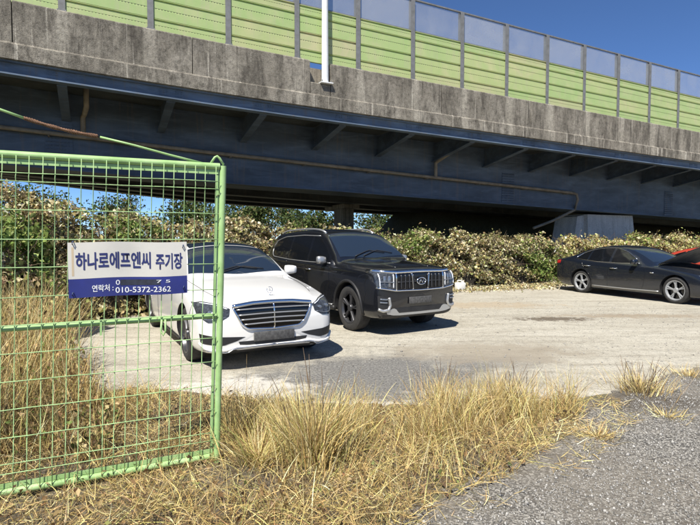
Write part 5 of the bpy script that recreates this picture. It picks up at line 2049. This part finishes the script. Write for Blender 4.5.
# leaves on the weeds
m = 9000
p2 = scatter(wp, m)
hz = RNG.uniform(.05, .9, m) * np.clip((-2.0 - p2[:, 0]) / 1.6, 0.2, 1.0)
o = leaves('weed_leaves', np.concatenate([p2, hz[:, None]], 1), RNG.uniform(.03, .07, m), pick_cols(m, [(0.42, 0.30, 0.14), (0.58, 0.46, 0.22), (0.22, 0.14, 0.07), (0.17, 0.23, 0.06)], [3, 2, 2, 1.8]), 'leaf')
tag(o, 'withered brown leaves on the weeds behind the gate', 'weeds', kind='stuff')

# ---- single tufts that stand out
def tuft(label, px, py, n, h0, h1, spread, pal_w, lean=.22, wid=(.003, .007), seeds=0):
    b = gp(px, py)
    root = empty('grass_tuft', b)
    tag(root, label, 'grass tuft', 'tufts of dry grass by the road')
    p3 = np.zeros((n, 3))
    r_ = np.abs(RNG.normal(0, spread, n))
    a = RNG.uniform(0, 2 * np.pi, n)
    p3[:, 0], p3[:, 1] = r_ * np.cos(a), r_ * np.sin(a)
    p3[:, 2] = .004
    bl_ = blades('blades', p3, RNG.uniform(h0, h1, n), a + RNG.normal(0, .7, n), np.abs(RNG.normal(lean, .18, n)), RNG.uniform(.05, 1.0, n), RNG.uniform(wid[0], wid[1], n), pick_cols(n, STRAW, pal_w, .2), 'straw', root, 5)
    bl_['kind'] = 'stuff'
    mb = MB()
    for k in range(seeds):
        an = random.uniform(0, 6.28)
        q = Vector((math.cos(an) * spread * random.random(), math.sin(an) * spread * random.random(), 0))
        d = Vector((math.cos(an) * .3, math.sin(an) * .3, 1)).normalized()
        l = h1 * random.uniform(.9, 1.35)
        pts = [q]
        for j in range(5):
            d = (d + Vector((random.gauss(0, .1), random.gauss(0, .1), -.02))).normalized()
            q = q + d * l / 5
            pts.append(q)
        mb.tube(pts, [.003, .003, .0025, .002, .003, .001], 4, cap=False)
    if seeds:
        mb.build('stalks', MATS['dry_stem'], root)['kind'] = 'stuff'
    return root


tuft('tall yellow green tussock of grass just right of the gate bottom', 312, 462, 900, .3, .6, .15, [4, 2.6, 2.6, 1.2, .6, 2.6, .3], .18, (.004, .009), seeds=14)
tuft('drooping long yellow green grass clump on the verge bottom left of centre', 258, 465, 420, .18, .4, .12, [3, 2.2, 1.5, 1, .5, 3, .3], .5)
tuft('lone wispy dry tuft with thin stalks beside the road at right', 640, 392, 420, .1, .3, .17, SW_, .42, seeds=30)
tuft('small low straw tuft on the asphalt at right of the verge', 597, 438, 160, .06, .16, .09, SW_, .7)
tuft('straw tuft at the right tip of the dry grass strip', 668, 418, 130, .05, .14, .10, SW_, .8)
tuft('upright dry tuft at the lot edge near the grey patch', 440, 402, 260, .12, .34, .16, SW_, .22, seeds=14)
tuft('upright dry tuft at the lot edge left of the lone tuft', 508, 402, 260, .12, .34, .17, SW_, .22, seeds=14)
tuft('straggling dry tuft on the dirt ridge right of the lone tuft', 690, 377, 200, .06, .18, .16, SW_, .6)

# ---- leaf litter along the foot of the hedge
n = 11000
t = RNG.random(n)
lp = K * np.array([(-2.6, 13.6), (0.0, 14.6), (1.4, 15.9), (2.8, 16.7), (4.4, 17.1), (6.4, 17.9), (7.4, 18.7)])
sd_ = np.concatenate([[0], np.cumsum(np.hypot(*np.diff(lp, axis=0).T))])
tt = t * sd_[-1]
c2 = np.stack([np.interp(tt, sd_, lp[:, 0]), np.interp(tt, sd_, lp[:, 1])], 1)
c2[:, 1] += np.abs(RNG.normal(0, .55, n)) * -1 + .6
c2[:, 0] += RNG.normal(0, .2, n)
o = leaves('leaf_litter', np.concatenate([c2, RNG.uniform(.01, .08, (n, 1)) ** 1.0], 1), RNG.uniform(.05, .11, n), pick_cols(n, DRY, [3, 3, 2, 2, .3, 1]), 'leaf', None, np.tile(np.array([[0, 0, 1.0]]), (n, 1)), .8)
tag(o, 'fallen dry leaves along the foot of the hedge', 'leaves', kind='stuff')

# ---- loose stones
def stones(name, label, p2, size, zb=0.008):
    n = len(p2)
    base = np.array([(1, 0, 0), (-1, 0, 0), (0, 1, 0), (0, -1, 0), (0, 0, .8), (0, 0, -.5)])
    V = base[None] * (size[:, None, None] * RNG.uniform(.6, 1.3, (n, 6, 1)))
    an = RNG.uniform(0, 6.28, n)
    c, s_ = np.cos(an)[:, None], np.sin(an)[:, None]
    X_ = V[:, :, 0] * c - V[:, :, 1] * s_
    Y_ = V[:, :, 0] * s_ + V[:, :, 1] * c
    V = np.stack([X_ + p2[:, 0:1], Y_ + p2[:, 1:2], V[:, :, 2] + zb + size[:, None] * .25], 2)
    tri = np.array([(0, 2, 4), (2, 1, 4), (1, 3, 4), (3, 0, 4), (2, 0, 5), (1, 2, 5), (3, 1, 5), (0, 3, 5)])
    T = (np.arange(n)[:, None, None] * 6 + tri[None]).reshape(-1, 3)
    g = RNG.uniform(.16, .5, (n, 1))
    cols = np.repeat(g * np.array([[1.0, .96, .88]]), 6, 0)
    o = fast_mesh(name, V.reshape(-1, 3), np.zeros((0, 4), np.int32), cols, 'straw', None, T)
    tag(o, label, 'gravel', kind='stuff')


rp = [P(400, 530), P(470, 508), P(545, 478), P(575, 455), P(600, 424), P(612, 405), P(664, 378), P(720, 368), P(760, 400), P(760, 540)]
n = 16000
stones('gravel', 'loose grey gravel scattered over the asphalt road', scatter(rp, n), RNG.gamma(1.8, .0019, n) + .0014)
lp_ = [P(215, 402), P(430, 412), P(600, 396), P(700, 368), P(700, 310), P(500, 295), P(330, 345), P(215, 365)]
n = 5000
stones('grit', 'small stones and grit scattered over the pale dirt lot', scatter(lp_, n), RNG.gamma(1.6, .0024, n) + .0015, 0.0)
